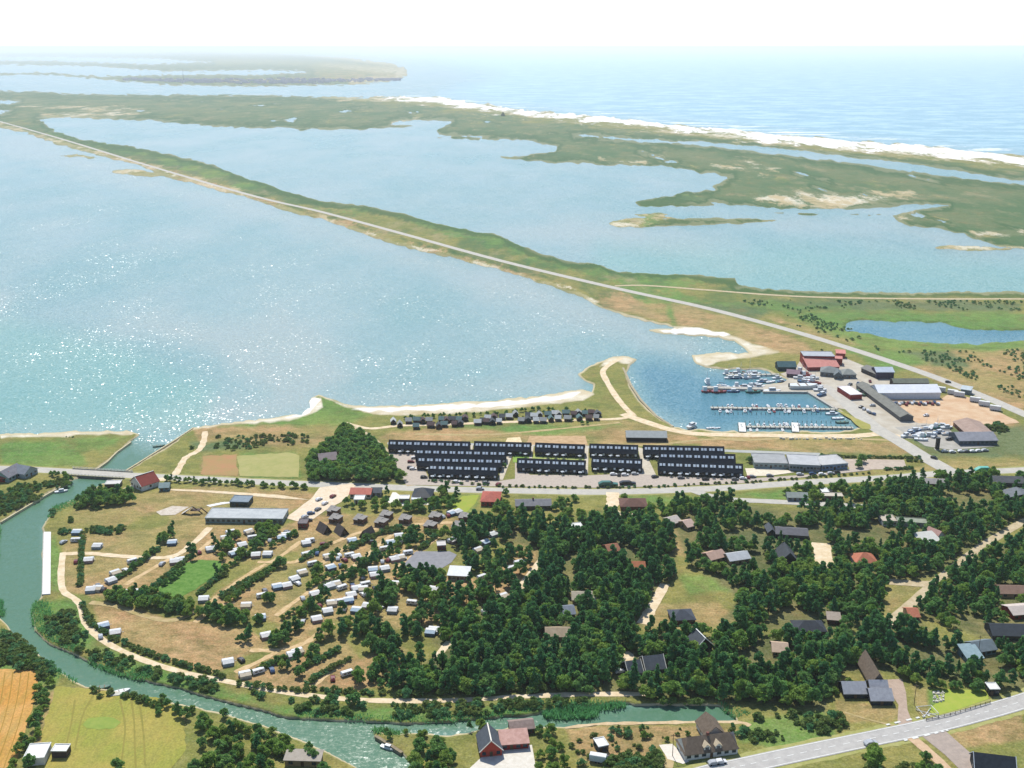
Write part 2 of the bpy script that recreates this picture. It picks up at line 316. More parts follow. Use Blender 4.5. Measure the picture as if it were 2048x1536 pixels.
def grid_mesh(name, X, Y, Z, nx, ny, attrs, keep=None):
    n = nx * ny; co = np.stack([X, Y, Z], 1).astype(np.float32)
    i, j = np.meshgrid(np.arange(nx - 1), np.arange(ny - 1)); a = (j * nx + i).ravel()
    fc = np.stack([a, a + nx, a + nx + 1, a + 1], 1)
    if keep is not None: fc = fc[keep[fc].any(1)]
    me = bpy.data.meshes.new(name); me.vertices.add(n); me.vertices.foreach_set('co', co.ravel())
    me.loops.add(fc.size); me.loops.foreach_set('vertex_index', fc.ravel().astype(np.int32))
    me.polygons.add(len(fc)); me.polygons.foreach_set('loop_start', np.arange(0, fc.size, 4, dtype=np.int32))
    me.update(calc_edges=True); me.validate()
    for kk, v in attrs.items():
        at = me.attributes.new(kk, 'FLOAT', 'POINT'); at.data.foreach_set('value', v.astype(np.float32))
    for p in (): pass
    me.polygons.foreach_set('use_smooth', np.ones(len(me.polygons), bool)); return me
gm = grid_mesh('ground', gx, gy, zz, len(xs), len(ys), dict(LAY, shore=land, far=np.clip((640 - PY) / 60, 0, 1)), keep=land > -8)
if gm.polygons[0].normal.z < 0: gm.flip_normals()

def ground_material():
    t = NT('ground_land')
    n1 = t.noise(.012, 4, .6); n2 = t.noise(.09, 5, .65); n3 = t.noise(.6, 4, .7); n4 = t.noise(.0035, 4, .6)
    fa = t.attr('far'); nbn = t.noise(.03, 5, .7); nbf = t.rng(t.noise(.011, 9, .78, (1, .3, 0)), .36, .64)
    nb = t.math('ADD', t.math('MULTIPLY', nbf, fa), t.math('MULTIPLY', nbn, t.math('SUBTRACT', 1., fa))); nbw = t.math('MULTIPLY', t.math('SUBTRACT', nb, .5), t.math('MULTIPLY_ADD', fa, 1.2, 1.))
    def two(a, b, f, lo=.38, hi=.62): return t.mix(t.rng(f, lo, hi), a, b)
    def three(a, b, c, f, g): return t.mix(t.rng(g, .42, .66), two(a, b, f), c)
    base = three('85823c', '66762f', '9a8e4c', n2, n1)
    lay = [('heath', three('4a6c44', '3d603c', '62704e', n2, n4), 9, 5), ('dry', three('c59d74', 'b48a62', '938c4e', n2, n1), 16, 4),
           ('red', three('b58a66', 'a8805a', 'a59260', n2, n1), 16, 4), ('green', three('548a34', '467a32', '749040', n2, n1), 14, 5),
           ('wood', three('4e5634', '3f4a2a', '85794c', n2, nb), 10, 6), ('sand', three('e3dccb', 'd3c8ae', 'bba983', n2, nb), 8, 2.0)]  # wood floor colour is darkened for undergrowth and the shade under the trees
    col = base
    for nm, c, amp, soft in lay:
        m = t.math('MULTIPLY_ADD', nbw, float(amp * 2), t.attr(nm))
        if nm == 'sand': m = t.math('SUBTRACT', m, t.math('MULTIPLY', fa, 9.))
        col = t.mix(t.rng(m, -soft, soft), col, c)
    # open turf mottle and sparse dark tufts
    tuft = t.rng(n3, .56, .68); big = t.rng(n2, .5, .62)
    col = t.mix(t.math('MULTIPLY', t.math('MULTIPLY', tuft, big), t.rng(t.attr('sand'), -6, 4, .55, .05)), col, '3e4c26')
    col = t.mix(t.rng(n3, .3, .7, .0, .28), col, 'c0b98e')
    blot = t.noise(.045, 6, .72, (1, 1.5, .2)); blot2 = t.noise(.028, 5, .7, (1.3, 1, .9))
    col = t.mix(t.rng(blot, .50, .62, 0, .42), col, '4a5a2c'); col = t.mix(t.rng(blot2, .53, .66, 0, .45), col, '8e7650')
    grain = t.noise(1.1, 6, .72); patch = t.noise(.22, 4, .65, (1, 1.6, .3))
    col = t.mix(t.rng(patch, .36, .66, .42, 0), col, '55602e')
    col = t.mix(1.0, col, t.mix(t.rng(grain, .32, .68), (.6, .6, .58, 1), (1.28, 1.26, 1.2, 1)), 'MULTIPLY')
    fm = t.noise(.006, 9, .75, (1, .5, .1)); fm2 = t.noise(.016, 8, .75, (1, .4, -.1))
    col = t.mix(t.math('MULTIPLY', t.math('MULTIPLY', fa, t.rng(fm, .47, .57)), t.rng(t.attr('sand'), 0, -4, .1, .75)), col, '41633a')
    col = t.mix(t.math('MULTIPLY', t.math('MULTIPLY', fa, t.rng(fm2, .54, .66)), .55), col, 'a0916e')
    rim = t.math('MULTIPLY', t.rng(t.attr('shore'), .2, 1.5), t.rng(t.math('MULTIPLY_ADD', nbw, 8., t.attr('shore')), 13, 7))
    rim = t.math('MULTIPLY', rim, t.math('MULTIPLY', t.attr('far'), t.rng(t.attr('sand'), 0, -6)))
    col = t.mix(t.math('MULTIPLY', rim, .85), col, '3b5a30')
    ms = t.rng(t.math('MULTIPLY_ADD', nbw, 10., t.attr('sand')), -2.0, 2.0)
    stk = t.noise(.03, 7, .75, (.5, .22, .12)); ms = t.math('MULTIPLY', ms, t.math('MAXIMUM', t.rng(stk, .49, .54), t.math('SUBTRACT', 1., fa)))
    col = t.mix(t.math('MULTIPLY', ms, .75), col, three('e3dccb', 'd3c8ae', 'bba983', n2, nb))
    col = t.mix(t.rng(t.math('MULTIPLY_ADD', nbw, 10., t.attr('surf')), -1.5, 2), col, 'f1efea')
    # pale strand and wet rim at the water's edge
    sh = t.math('MULTIPLY_ADD', nbw, 6., t.attr('shore'))
    col = t.mix(t.math('MULTIPLY', t.rng(sh, 4.5, 2.0), t.math('MULTIPLY', t.rng(t.attr('green'), 4, -4), t.math('MULTIPLY_ADD', fa, -.75, 1.))), col, 'b9ad8c')
    col = t.mix(t.rng(t.attr('shore'), .6, -.3), col, '6f6b50')
    t.bump(grain, .6, .5)
    return t.out(col, .95, .1)
gm.materials.append(ground_material())
ground = link('ground', gm); tag(ground, kind='structure')

# ------------------------------------------------------------------ water
wx = np.arange(-900, 2960, 14.0); wy = np.concatenate([[100.3, 100.8, 101.6, 103, 105, 108], np.arange(112, 1900, 9.0)])
PX, PY = np.meshgrid(wx, wy); PX = PX.ravel(); PY = PY.ravel()
PYs = PY.copy()
wX, wY = Pn(PX, PY, 0.0)
far = PY < 101; wX[far] *= 1.0
shoal = union([T("240,655 290,640 380,643 460,650 560,640 640,680 700,760 640,800 560,820 530,780 480,740 420,700 330,670"), T("1000,540 1180,600 1300,650 1400,690 1380,710 1300,690 1150,640 900,560 700,470 640,440 830,500"),
 T("330,360 640,440 900,520 850,540 600,460 300,380 100,330 0,300 0,262 120,292"), T("700,800 600,830 380,856 200,866 0,870 0,840 250,840 500,800 580,780 640,790 760,806 1000,790 1160,770 1155,740 1000,770 800,790"), T("0,600 -300,560 -700,500 -700,640 0,650"),
 T("1200,440 900,480 1040,470 1200,480 1500,540 1480,500 1300,470 1350,450"), T("1560,445 1850,470 1900,500 2048,520 2048,500 1850,460")], 14, 40, 60)
deep = union([T("1290,715 1390,730 1410,745 1560,742 1560,768 1525,768 1615,785 1668,818 1700,860 1400,860 1310,820 1265,760 1262,735"), 
 T("1690,640 2300,640 2300,690 1690,690")], 10, 40, 60)
canal = union([T("262,905 150,962 90,990 0,1045 -40,1210 60,1292 170,1372 300,1398 600,1478 715,1536 780,1900 900,1900 830,1536 745,1462 1470,1440 1440,1410 830,1448 580,1437 250,1351 70,1262 83,1192 80,1055 145,1000 205,967 300,915")], 0, 40, 60)
sea = union([T("760,100 3000,100 3000,330 2048,310 1500,262 1000,212 880,190 1000,150")], 0, 40, 60)
foam = union([T("780,183 960,197 1200,221 1500,250 1700,269 1850,279 2048,298 2800,345 2800,368 2048,316 1850,296 1700,285 1500,266 1200,236 1000,214 800,196")], 0, 40, 30)
teal = union([T("1200,500 1400,500 1600,490 1900,520 2800,560 2800,600 1500,590 1200,540"), T("0,640 250,700 420,780 400,860 0,870 -700,880 -700,650")], 0, 40, 60)
wm = grid_mesh('water', wX, wY, np.zeros(len(wX)), len(wx), len(wy), {'shoal': shoal, 'deep': deep, 'canal': canal, 'sea': sea, 'foam': foam, 'teal': teal})
if wm.polygons[0].normal.z < 0: wm.flip_normals()
def water_material():
    t = NT('water_surface')
    big = t.noise(.006, 4, .6, (1, .45, .5)); med = t.noise(.05, 3, .6); bw = t.math('SUBTRACT', big, .5)
    col = t.mix(t.rng(big, .35, .68), '6b9290', '8a9f9c')
    col = t.mix(t.rng(t.math('MULTIPLY_ADD', bw, 60., t.attr('shoal')), -26, 22), col, '8f9f9a')
    col = t.mix(t.rng(t.math('MULTIPLY_ADD', bw, 40., t.attr('deep')), -24, 22), col, '4a7a86')
    col = t.mix(t.rng(t.math('MULTIPLY_ADD', bw, 40., t.attr('teal')), -30, 20, 0, .6), col, '6a9c90')
    col = t.mix(t.rng(t.attr('canal'), -45, 4), col, '4d7258')
    col = t.mix(t.rng(t.attr('sea'), -20, 20), col, '74a2b0')
    sw = t.noise(.009, 10, .8, (.6, .8, .25)); col = t.mix(t.math('MULTIPLY', t.rng(t.attr('sea'), -10, 20), t.rng(sw, .47, .56, 0, .6)), col, 'b4d4dc')
    fo = t.noise(.012, 9, .78, (.25, 1.3, .12)); fm = t.math('MULTIPLY_ADD', t.math('SUBTRACT', fo, .5), 110., t.math('SUBTRACT', t.attr('foam'), 10.)); col = t.mix(t.rng(fm, -1, 2), col, 'f0f2f2')
    rip = t.noise(.55, 3, .6, (1, 1.7, .3)); sml = t.noise(2.2, 2, .6, (1, 1.5, -.2)); lng = t.noise(.11, 2, .5, (1, 2.2, .35))
    h = t.math('ADD', t.math('MULTIPLY', rip, .9), t.math('ADD', t.math('MULTIPLY', sml, .28), t.math('MULTIPLY', lng, 2.0)))
    t.bump(h, .22, .35)
    # wind facets: small patches of surface, each tilted its own way, that flash when they face the sun
    gust = t.rng(t.noise(.012, 3, .6, (1, .6, .4)), .38, .62, .6, 1.0)
    gust = t.math('MULTIPLY', gust, t.math('MULTIPLY', t.rng(t.attr('canal'), -40, 2, 1, .2), t.rng(t.attr('deep'), -10, 10, 1, .7)))
    def facets(size, amp):
        mp = t.n('ShaderNodeMapping'); mp.inputs['Scale'].default_value = (size, size * .8, size); t.l(t.pos(), mp.inputs[0])
        vo = t.n('ShaderNodeTexVoronoi', feature='F1'); vo.inputs['Scale'].default_value = 1; t.l(mp.outputs[0], vo.inputs['Vector'])
        a = t.n('ShaderNodeVectorMath', operation='SUBTRACT'); t.l(vo.outputs['Color'], a.inputs[0]); a.inputs[1].default_value = (.5, .5, .5)
        b = t.n('ShaderNodeVectorMath', operation='MULTIPLY'); t.l(a.outputs[0], b.inputs[0]); b.inputs[1].default_value = (amp, amp, 0)
        return b.outputs[0]
    fa = t.n('ShaderNodeVectorMath', operation='ADD'); t.l(facets(1.1, .52), fa.inputs[0]); t.l(facets(.42, .2), fa.inputs[1])
    fs = t.n('ShaderNodeVectorMath', operation='SCALE'); t.l(fa.outputs[0], fs.inputs[0]); t.l(gust, fs.inputs['Scale'])
    bn = [q for q in t.t.nodes if q.type == 'BUMP'][0]
    ad = t.n('ShaderNodeVectorMath', operation='ADD'); t.l(bn.outputs[0], ad.inputs[0]); t.l(fs.outputs[0], ad.inputs[1])
    no = t.n('ShaderNodeVectorMath', operation='NORMALIZE'); t.l(ad.outputs[0], no.inputs[0])
    for lk in list(t.b.inputs['Normal'].links): t.t.links.remove(lk)
    t.l(no.outputs[0], t.b.inputs['Normal'])
    m = t.out(col, .24, .5); t.b.inputs['IOR'].default_value = 1.33
    return m
wm.materials.append(water_material())
wo = link('water', wm); tag(wo, kind='structure')

# ------------------------------------------------------------------ haze: the air between here and the horizon
hb = MB().box(-52000, 52000, -3000, 76000, -4, CH + 18)
hm = bpy.data.materials.new('haze_air'); hm.use_nodes = True; hn = hm.node_tree
hn.nodes.remove(hn.nodes['Principled BSDF'])
pv = hn.nodes.new('ShaderNodeVolumePrincipled'); pv.inputs['Color'].default_value = (.93, .97, 1, 1); pv.inputs['Density'].default_value = 5.5e-5
pv.inputs['Anisotropy'].default_value = .35
hn.links.new(pv.outputs[0], [q for q in hn.nodes if q.type == 'OUTPUT_MATERIAL'][0].inputs['Volume'])
haze = link('haze', hb.mesh('haze', hm)); tag(haze, kind='stuff')
# ------------------------------------------------------------------ roads, paths, yards (each a sheet or ribbon of its own)
LV = [0]
EXC = []       # (x, y, r) places where no tree may stand
def smooth(pts, n=6):
    out = []
    for i in range(len(pts) - 1):
        p0 = pts[max(0, i - 1)]; p1 = pts[i]; p2 = pts[i + 1]; p3 = pts[min(len(pts) - 1, i + 2)]
        for k in range(n):
            t = k / n
            out.append(tuple(.5 * (2 * p1[j] + (p2[j] - p0[j]) * t + (2 * p0[j] - 5 * p1[j] + 4 * p2[j] - p3[j]) * t * t + (3 * p1[j] - p0[j] - 3 * p2[j] + p3[j]) * t ** 3) for j in (0, 1)))
    out.append(tuple(pts[-1][:2])); return out
def ribbon(name, px, width, m, z=.05, off=0., jit=.06, exc=True, kind='structure', n=6, dash=None):
    LV[0] += 1; z += (LV[0] % 11) * .0037
    w = [P(*q) for q in T(px)] if isinstance(px, str) else px
    p = smooth([(q[0], q[1]) for q in w], n); mb = MB(); Ls = []; Rs = []; r2 = random.Random(len(p)); s = 0
    for i, q in enumerate(p):
        a = p[max(0, i - 1)]; b = p[min(len(p) - 1, i + 1)]; dx, dy = b[0] - a[0], b[1] - a[1]; d = math.hypot(dx, dy) or 1
        nx, ny = -dy / d, dx / d; h = width / 2 * (1 + r2.uniform(-jit, jit))
        Ls.append((q[0] + nx * (h + off), q[1] + ny * (h + off), GZ + z)); Rs.append((q[0] - nx * (h - off), q[1] - ny * (h - off), GZ + z))
    if dash:
        acc = 0; fl = []
        for i in range(len(p) - 1):
            seg = math.dist(p[i], p[i + 1]); k = max(1, int(seg / dash[0]))
            for j in range(k):
                if acc % (dash[1]) == 0:
                    q = []
                    for (A, B, t) in ((Rs[i], Rs[i + 1], j / k), (Rs[i], Rs[i + 1], (j + 1) / k), (Ls[i], Ls[i + 1], (j + 1) / k), (Ls[i], Ls[i + 1], j / k)):
                        q.append(tuple(A[c] + (B[c] - A[c]) * t for c in range(3)))
                    mb.add(q, [(0, 1, 2, 3)])
                acc += 1
    else:
        n2 = len(p); mb.add(Rs + Ls, [(i, i + 1, n2 + i + 1, n2 + i) for i in range(n2 - 1)])
    if exc:
        for i in range(len(p) - 1):
            k = max(1, int(math.dist(p[i], p[i + 1]) / (width * .7)))
            for j in range(k): EXC.append((p[i][0] + (p[i + 1][0] - p[i][0]) * j / k, p[i][1] + (p[i + 1][1] - p[i][1]) * j / k, width * .5 + 1.2))
    o = link(name, mb.mesh(name, m)); tag(o, kind=kind); return o
def sheet(name, px, m, z=.04, amp=.0, seed=1, exc=1.5, label=None, cat=None):
    LV[0] += 1; z += (LV[0] % 11) * .0037; poly = T(px)
    if amp: poly = rough(poly, amp, 10, seed)
    w = [P(*q) for q in poly]; pts = [Vector((q[0], q[1], GZ + z)) for q in w]
    tri = geometry.tessellate_polygon([pts]); fs = []
    for t in tri:
        a, b, c = (pts[i] for i in t)
        fs.append(tuple(t) if (b - a).cross(c - a).z > 0 else (t[0], t[2], t[1]))
    me = bpy.data.meshes.new(name); me.from_pydata([tuple(q) for q in pts], [], fs); me.materials.append(m)
    o = link(name, me)
    if label: tag(o, label, cat)
    else: tag(o, kind='structure')
    if exc is not None: NOTREE.append(([(q[0], q[1]) for q in w]))
    return o
NOTREE = []
asph = mat('8b8982', '9c9a92', .25, .85, .2); asph2 = mat('aaa69c', 'b8b3a6', .3, .9, .2); gravel = mat('bfb092', 'ab9a78', .4, .95, .1); sandm = mat('dccbae', 'c8b28c', .3, .95, .1)
track = mat('b5a078', '9d8f5c', .35, .95, .1); paint = mat('d8d8d2', 'c8c8c0', 1.5, .7, .2); darkas = mat('6d6f70', '7c7c7a', .4, .85, .2); pave = mat('b5a99a', 'a79b8e', .7, .9, .2)
concrete = mat('b4b0a6', '9f9a8e', .6, .85, .2); white = mat('dcdcd6', 'c9c9c2', .8, .6, .3); pale = mat('e2ddd0', 'd2ccbc', .6, .8, .2)

DIKE = "-300,165 -100,215 0,243 120,277 300,332 500,390 640,423 800,466 1000,521 1230,576 1400,613 1560,655 1700,697 1850,747 1960,790 2048,828 2300,940"
MAINR = "-300,928 0,937 100,941 200,947 300,953 400,958 520,964 640,969 790,975 900,979 1060,982 1200,984 1330,981 1450,976 1536,970 1640,963 1786,955 1886,947 2048,940 2400,925"
NEARR = "1250,1600 1400,1551 1480,1533 1600,1507 1740,1478 1850,1455 1950,1430 2048,1402 2200,1350 2400,1280"
ribbon('road', DIKE, 9.5, asph2, .05, jit=.02)
ribbon('path', "1230,572 1290,571 1400,579 1560,591 1700,596 1900,598 2048,598 2500,600", 6, gravel, .09)
ribbon('road', MAINR, 8, asph2, .05, jit=.01)
ribbon('verge', MAINR, 11, mat('9d9a66', '8c8c52', .5, .95, .1), .02, jit=.12)
ribbon('road', "1905,946 1850,915 1800,884 1755,858 1710,822 1675,790 1640,770", 11, asph2, .09, jit=.03)
ribbon('road', "1245,828 1310,850 1345,860 1400,868 1550,871 1700,872 1760,868 1800,874", 7, sandm, .05, jit=.08)
ribbon('path', "1244,716 1222,727 1206,742 1212,760 1230,790 1250,815 1268,832", 4.5, sandm, .05, jit=.1)
ribbon('path', "690,846 740,857 800,851 870,850 960,846 1050,843 1150,840 1230,838 1260,834", 4, sandm, .05, jit=.15)
ribbon('path', "690,848 730,868 765,897 790,922 812,950 822,972", 5, gravel, .09, jit=.1)
ribbon('path', "410,863 408,880 398,900 372,915 362,930 350,950", 4, sandm, .05, jit=.2)
ribbon('path', "345,957 300,962 262,975 250,980", 5, sandm, .09)
ribbon('path', "1404,869 1470,880 1600,876 1780,880 1800,882", 3, track, .03, jit=.2)
ribbon('path', "1215,888 1300,890 1400,880 1500,876", 3, track, .03, jit=.2)
ribbon('path', "830,868 1000,868 1240,845", 3, track, .03, jit=.3)
ribbon('road', "1385,981 1420,992 1460,999 1540,1003 1640,1008 1740,1014", 6, asph2, .09, jit=.05)
ribbon('road', "2300,930 2120,1010 2048,1043 1965,1092 1905,1138 1862,1172 1810,1218 1768,1252", 4.8, gravel, .05, jit=.04)
ribbon('road', "1768,1163 1800,1165 1840,1168 1866,1168", 6, gravel, .09, jit=.06)
ribbon('road', "1285,1248 1300,1222 1315,1196 1330,1168", 5, sandm, .05, jit=.15)
ribbon('road', "1641,1086 1646,1110 1650,1145", 9, sandm, .05, jit=.1)
ribbon('path', "1030,1190 1060,1150 1085,1118", 4, sandm, .05, jit=.1)
ribbon('path', "1225,985 1226,1005 1222,1020 1240,1030 1280,1033", 7, sandm, .09, jit=.1)
ribbon('path', "1245,1305 1262,1325 1262,1345", 6, sandm, .05, jit=.15)
ribbon('path', "870,1322 885,1300 900,1283", 3.5, sandm, .05, jit=.1)
ribbon('path', "126,1105 122,1150 127,1182 150,1198 163,1215 168,1240 190,1268 230,1295 300,1325 380,1348 460,1364 540,1380 620,1391 720,1400 830,1402 930,1400 1050,1393 1150,1389 1290,1388", 3.0, sandm, .05, jit=.12)
ribbon('path', "126,1108 180,1107 250,1113 340,1114 385,1088 420,1055", 3.6, sandm, .09, jit=.15)
ribbon('path', "180,1205 230,1212 300,1235 350,1240 398,1220", 3, track, .07, jit=.2)
for s in ("603,1082 565,1110 540,1125", "515,1124 560,1124 592,1123 640,1098 723,1064 800,1052 880,1046 925,1045", "412,1212 440,1190 490,1153 532,1128", "552,1232 600,1196 664,1155", "655,1170 714,1128 760,1088 790,1066", "790,1141 840,1100 881,1072", "500,1300 560,1300 610,1286 640,1265 665,1246",
          "250,1170 300,1140 345,1115", "320,1160 360,1130 400,1100 430,1075", "470,1345 520,1322 560,1300", "620,1375 660,1345 700,1318", "640,1130 690,1095 740,1065", "390,1245 430,1215 470,1205"):
    ribbon('path', s, 2.7, mat('cdb28a', 'b3996a', .4, .95, .1), .05, jit=.3)
sheet('car_park', "640,975 702,968 712,971 690,1000 650,1022 628,1038 598,1044 570,1036 590,1022 625,995", mat('dccbb2', 'cbb89a', .5, .9, .1), .13, .6)
sheet('path', "340,978 400,980 480,985 560,990 620,1000 560,997 480,990 400,984 340,981", sandm, .07, .4)
sheet('yard', "775,900 835,907 858,958 1000,962 1030,958 1030,925 1060,950 1180,951 1290,946 1318,953 1490,958 1640,948 1700,938 1745,940 1640,952 1480,967 1330,973 1200,976 1060,974 900,972 812,970 790,930", pave, .13)
sheet('path', "775,885 1100,888 1285,897 1450,899 1640,906 1640,912 1450,904 1285,902 1100,893 775,889", mat('a9aba4', '9b9d96', .5, .9, .2), .05)
for i, s in enumerate(("941,890 946,890 944,910 938,910", "1062,890 1068,890 1064,917 1058,917", "1170,893 1177,893 1176,948 1168,948", "1276,895 1287,898 1312,950 1285,950", "1012,905 1025,910 1006,960 996,960")):
    sheet('path', s, mat('c4bba8', 'b3a994', .5, .9, .2), .17)
sheet('gravel_yard', "1015,876 1040,874 1046,890 1008,890", mat('e0cfaa', 'cdb98f', .4, .95, .1), .07)
sheet('gravel_yard', "1060,872 1170,872 1177,891 1050,890", mat('bfa27d', 'a98d66', .3, .95, .1), .07, .8)
sheet('sand_strip', "1050,922 1090,918 1140,922 1150,926 1060,927", sandm, .16, .5); sheet('sand_strip', "1210,921 1240,917 1262,922 1225,925", sandm, .16, .4)
sheet('car_park', "1688,918 1808,920 1814,938 1700,940", mat('b9aa9a', 'aa9b8b', .4, .9, .1), .07)
sheet('courtyard', "1490,937 1560,937 1590,945 1540,952 1495,953", mat('ddd3bd', 'cbc0a8', .5, .9, .1), .17)
sheet('lawn', "1026,908 1060,908 1056,925 1026,925", mat('6f9440', '86a04c', .3, .95, .1), .15); sheet('lawn', "1068,908 1168,916 1166,924 1062,922", mat('90a35a', 'a3a765', .3, .95, .1), .15)
sheet('lawn', "1182,912 1272,914 1276,922 1182,922", mat('98a060', 'aa9f66', .3, .95, .1), .15)
sheet('quay_yard', "1526,769 1562,768 1578,758 1560,748 1590,738 1600,722 1690,716 1760,745 1800,775 1850,835 1905,850 1860,880 1800,876 1745,862 1726,846 1700,820 1672,816 1617,784 1527,783", mat('b9b2a2', 'a99f8c', .12, .9, .2), .05, .5)
sheet('car_park', "1790,855 1880,846 1925,880 1990,893 1900,900 1850,892", mat('aaa69c', '99958a', .2, .9, .2), .1, .5)
sheet('gravel_yard', "1735,770 1800,772 1880,800 1905,785 1950,800 2040,845 1950,855 1880,850 1830,845 1800,830 1770,800", mat('bc9a78', 'c9b090', .12, .95, .1), .07, 2)
sheet('verge', "1672,820 1690,826 1740,850 1742,858 1722,858 1700,838", mat('8f8f48', 'a39a5c', .3, .95, .1), .1, 1)
# fields and lawns
def field(px, a, b, rot, name='wheat_field', sc_=.35, z=.07, amp=1.2):
    key = a + b + name
    if key not in MATS:
        t = NT('m_' + name); f = t.noise(.05, 4, .6); g = t.noise(sc_, 3, .6, (1, .08, rot)); c = t.mix(t.rng(f, .38, .62), a, b)
        c = t.mix(t.rng(g, .4, .65, 0, .4), c, '8b8a4a'); gr = t.noise(1.3, 5, .7); c = t.mix(1.0, c, t.mix(t.rng(gr, .33, .67), (.72, .72, .7, 1), (1.18, 1.16, 1.1, 1)), 'MULTIPLY'); t.bump(g, .6, .4); MATS[key] = t.out(c, .95, .1)
    return sheet(name, px, MATS[key], z, amp)
field("-500,1350 0,1338 68,1340 76,1352 70,1400 52,1460 30,1536 10,1620 -500,1620", 'bd8c48', 'c69a5e', .2)
field("112,1372 170,1378 330,1398 368,1440 372,1500 345,1536 320,1620 40,1620 70,1536 90,1440", '8f9244', 'a3964f', .15, 'meadow', .5, .05, 3)
for k_, s_ in enumerate(("278,1400 284,1440 288,1480 290,1530", "262,1396 268,1440 270,1500 272,1540", "150,1400 142,1450 130,1500", "186,1392 170,1420 160,1450 150,1500", "240,1400 250,1450 246,1500 240,1540")):
    ribbon('path', s_, .7, mat('7f7c3c', '8f8444', .5, .95, .1), .11, jit=.3, exc=False)
for k_ in range(6): ribbon('path', "%d,1345 %d,1400 %d,1460 %d,1540" % (58 - k_ * 16, 50 - k_ * 16, 34 - k_ * 16, 6 - k_ * 16), .35, mat('8e7434', '9c7c38', .5, .95, .1), .11, jit=.3, exc=False)
sheet('riding_ring', "167,1449 175,1438 200,1434 225,1436 241,1446 230,1456 200,1460 175,1457", mat('7c9042', '8c984a', .3, .95, .1), .1, 2.2)
sheet('lawn', "318,1170 345,1135 392,1120 445,1122 440,1145 410,1165 380,1185 345,1200 318,1192", mat('4c742e', '6a8a44', .5, .95, .1), .07, 1.6)
sheet('lawn', "1860,1378 1972,1380 1978,1398 1920,1418 1870,1432 1855,1420 1880,1400", mat('8da03f', '9da44a', .3, .95, .1), .07, .6)
sheet('lawn', "905,1010 925,992 958,990 950,1008 930,1028 900,1030", mat('8a9c3c', '9a9c4a', .3, .95, .1), .07, .8)
sheet('lawn', "475,912 580,905 600,912 598,955 480,952", mat('94955a', 'a39c66', .15, .95, .1), .07, 1.6)
sheet('gravel_yard', "408,912 472,910 476,952 402,950", mat('a87f5a', '998656', .12, .95, .1), .06, 3)
sheet('terrace', "940,1536 970,1508 1020,1495 1064,1490 1072,1536 1080,1560 930,1560", mat('d5cfc2', 'c6bfb0', .7, .85, .2), .07, .3)
sheet('courtyard', "1318,1490 1345,1488 1378,1524 1366,1528 1335,1518", mat('ddd4c6', 'cfc5b5', .7, .85, .2), .07, .3)
sheet('driveway', "1768,1360 1804,1358 1812,1385 1815,1420 1826,1448 1845,1460 1800,1466 1795,1440 1797,1410 1780,1385", mat('b09c8a', 'a08d7c', .7, .9, .2), .09)
sheet('driveway', "1832,1462 1880,1452 1905,1475 1945,1510 1990,1545 1940,1560 1890,1510 1850,1478", mat('a8998c', '978b80', .6, .9, .2), .1)
ribbon('path', "1824,1476 1850,1498 1885,1530 1910,1560", 4, mat('c9ae8e', 'b89c7c', .5, .95, .1), .11)
ribbon('path', "1335,1536 1338,1510 1335,1490", 3.5, track, .05, jit=.2); ribbon('path', "1690,1425 1740,1440 1790,1452", .9, track, .05, jit=.1)
ribbon('path', "1130,1456 1200,1448 1300,1446 1400,1444 1480,1445 1500,1452", 1.8, mat('cbb592', 'b79f78', .4, .95, .1), .05, jit=.4)
ribbon('verge', NEARR, 12.5, mat('a39f68', '8f9150', .5, .95, .1), .02, jit=.08, n=10)
ribbon('road', NEARR, 8.6, mat('b2afa8', 'a3a09a', .35, .85, .2), .12, jit=.01, n=10)
ribbon('road_marking', NEARR, .35, paint, .17, exc=False, jit=0, n=10, dash=(3, 2))
for o_ in (-3.7, 3.7): ribbon('road_marking', NEARR, .4, paint, .17, off=o_, exc=False, jit=0, n=10)
for o_ in (-5.4, 5.4): ribbon('road_marking', "1790,1466 1850,1452 1880,1445", .9, paint, .22, off=o_ * .93, exc=False, jit=0, n=6, dash=(1.5, 2))
sheet('tarmac_pad', "832,1103 900,1103 914,1110 903,1125 877,1141 838,1138 806,1130", mat('7d7d80', '8a8a8c', .5, .85, .2), .08)
sheet('play_court', "312,1024 345,1012 378,1014 350,1030 322,1031", mat('c9c0b0', 'b5a896', .6, .9, .1), .08)
for k in range(4): sheet('play_court', "%d,%d %d,%d %d,%d %d,%d" % (412 + k * 9, 1011 - k * 2, 450 + k * 3, 1003 - k * 0 + 1, 452 + k * 3, 1006 + 1, 420 + k * 9, 1014 - k * 2), white, .09 + k * .01)

# ------------------------------------------------------------------ buildings
glass = mat('1c2830', '2a3a44', 1, .12, .6, local=True); dglass = mat('20272c', '161b1f', 1, .2, .6, local=True)
palepane = mat('dfe6ea', 'ccd6da', 1.2, .3, .5, local=True)  # plain whitish pane colour for the skylights and some terrace windows
brick = mat('b04a3a', '983c30', .9, .85, .2); redw = mat('94281f', '7c221c', .7, .7, .3); blackw = mat('17191b', '222426', 1.2, .7, .3); whitew = mat('cfcfc8', 'bfbfb6', .9, .8, .2)
greyr = mat('a2a4a8', '909297', .7, .8, .2); slate = mat('50565c', '43484e', .8, .7, .3); redr = mat('b06050', '9a5040', .8, .75, .2); thatch = mat('75685a', '62574b', .9, .95, .1)
paler = mat('b9bab6', 'a8aaa6', .35, .75, .3); pinkr = mat('b89488', 'a58074', .6, .8, .2); brownw = mat('6a4636', '5a3a2c', 1, .8, .2); greyw = mat('8d9296', '7e8488', .9, .8, .2)
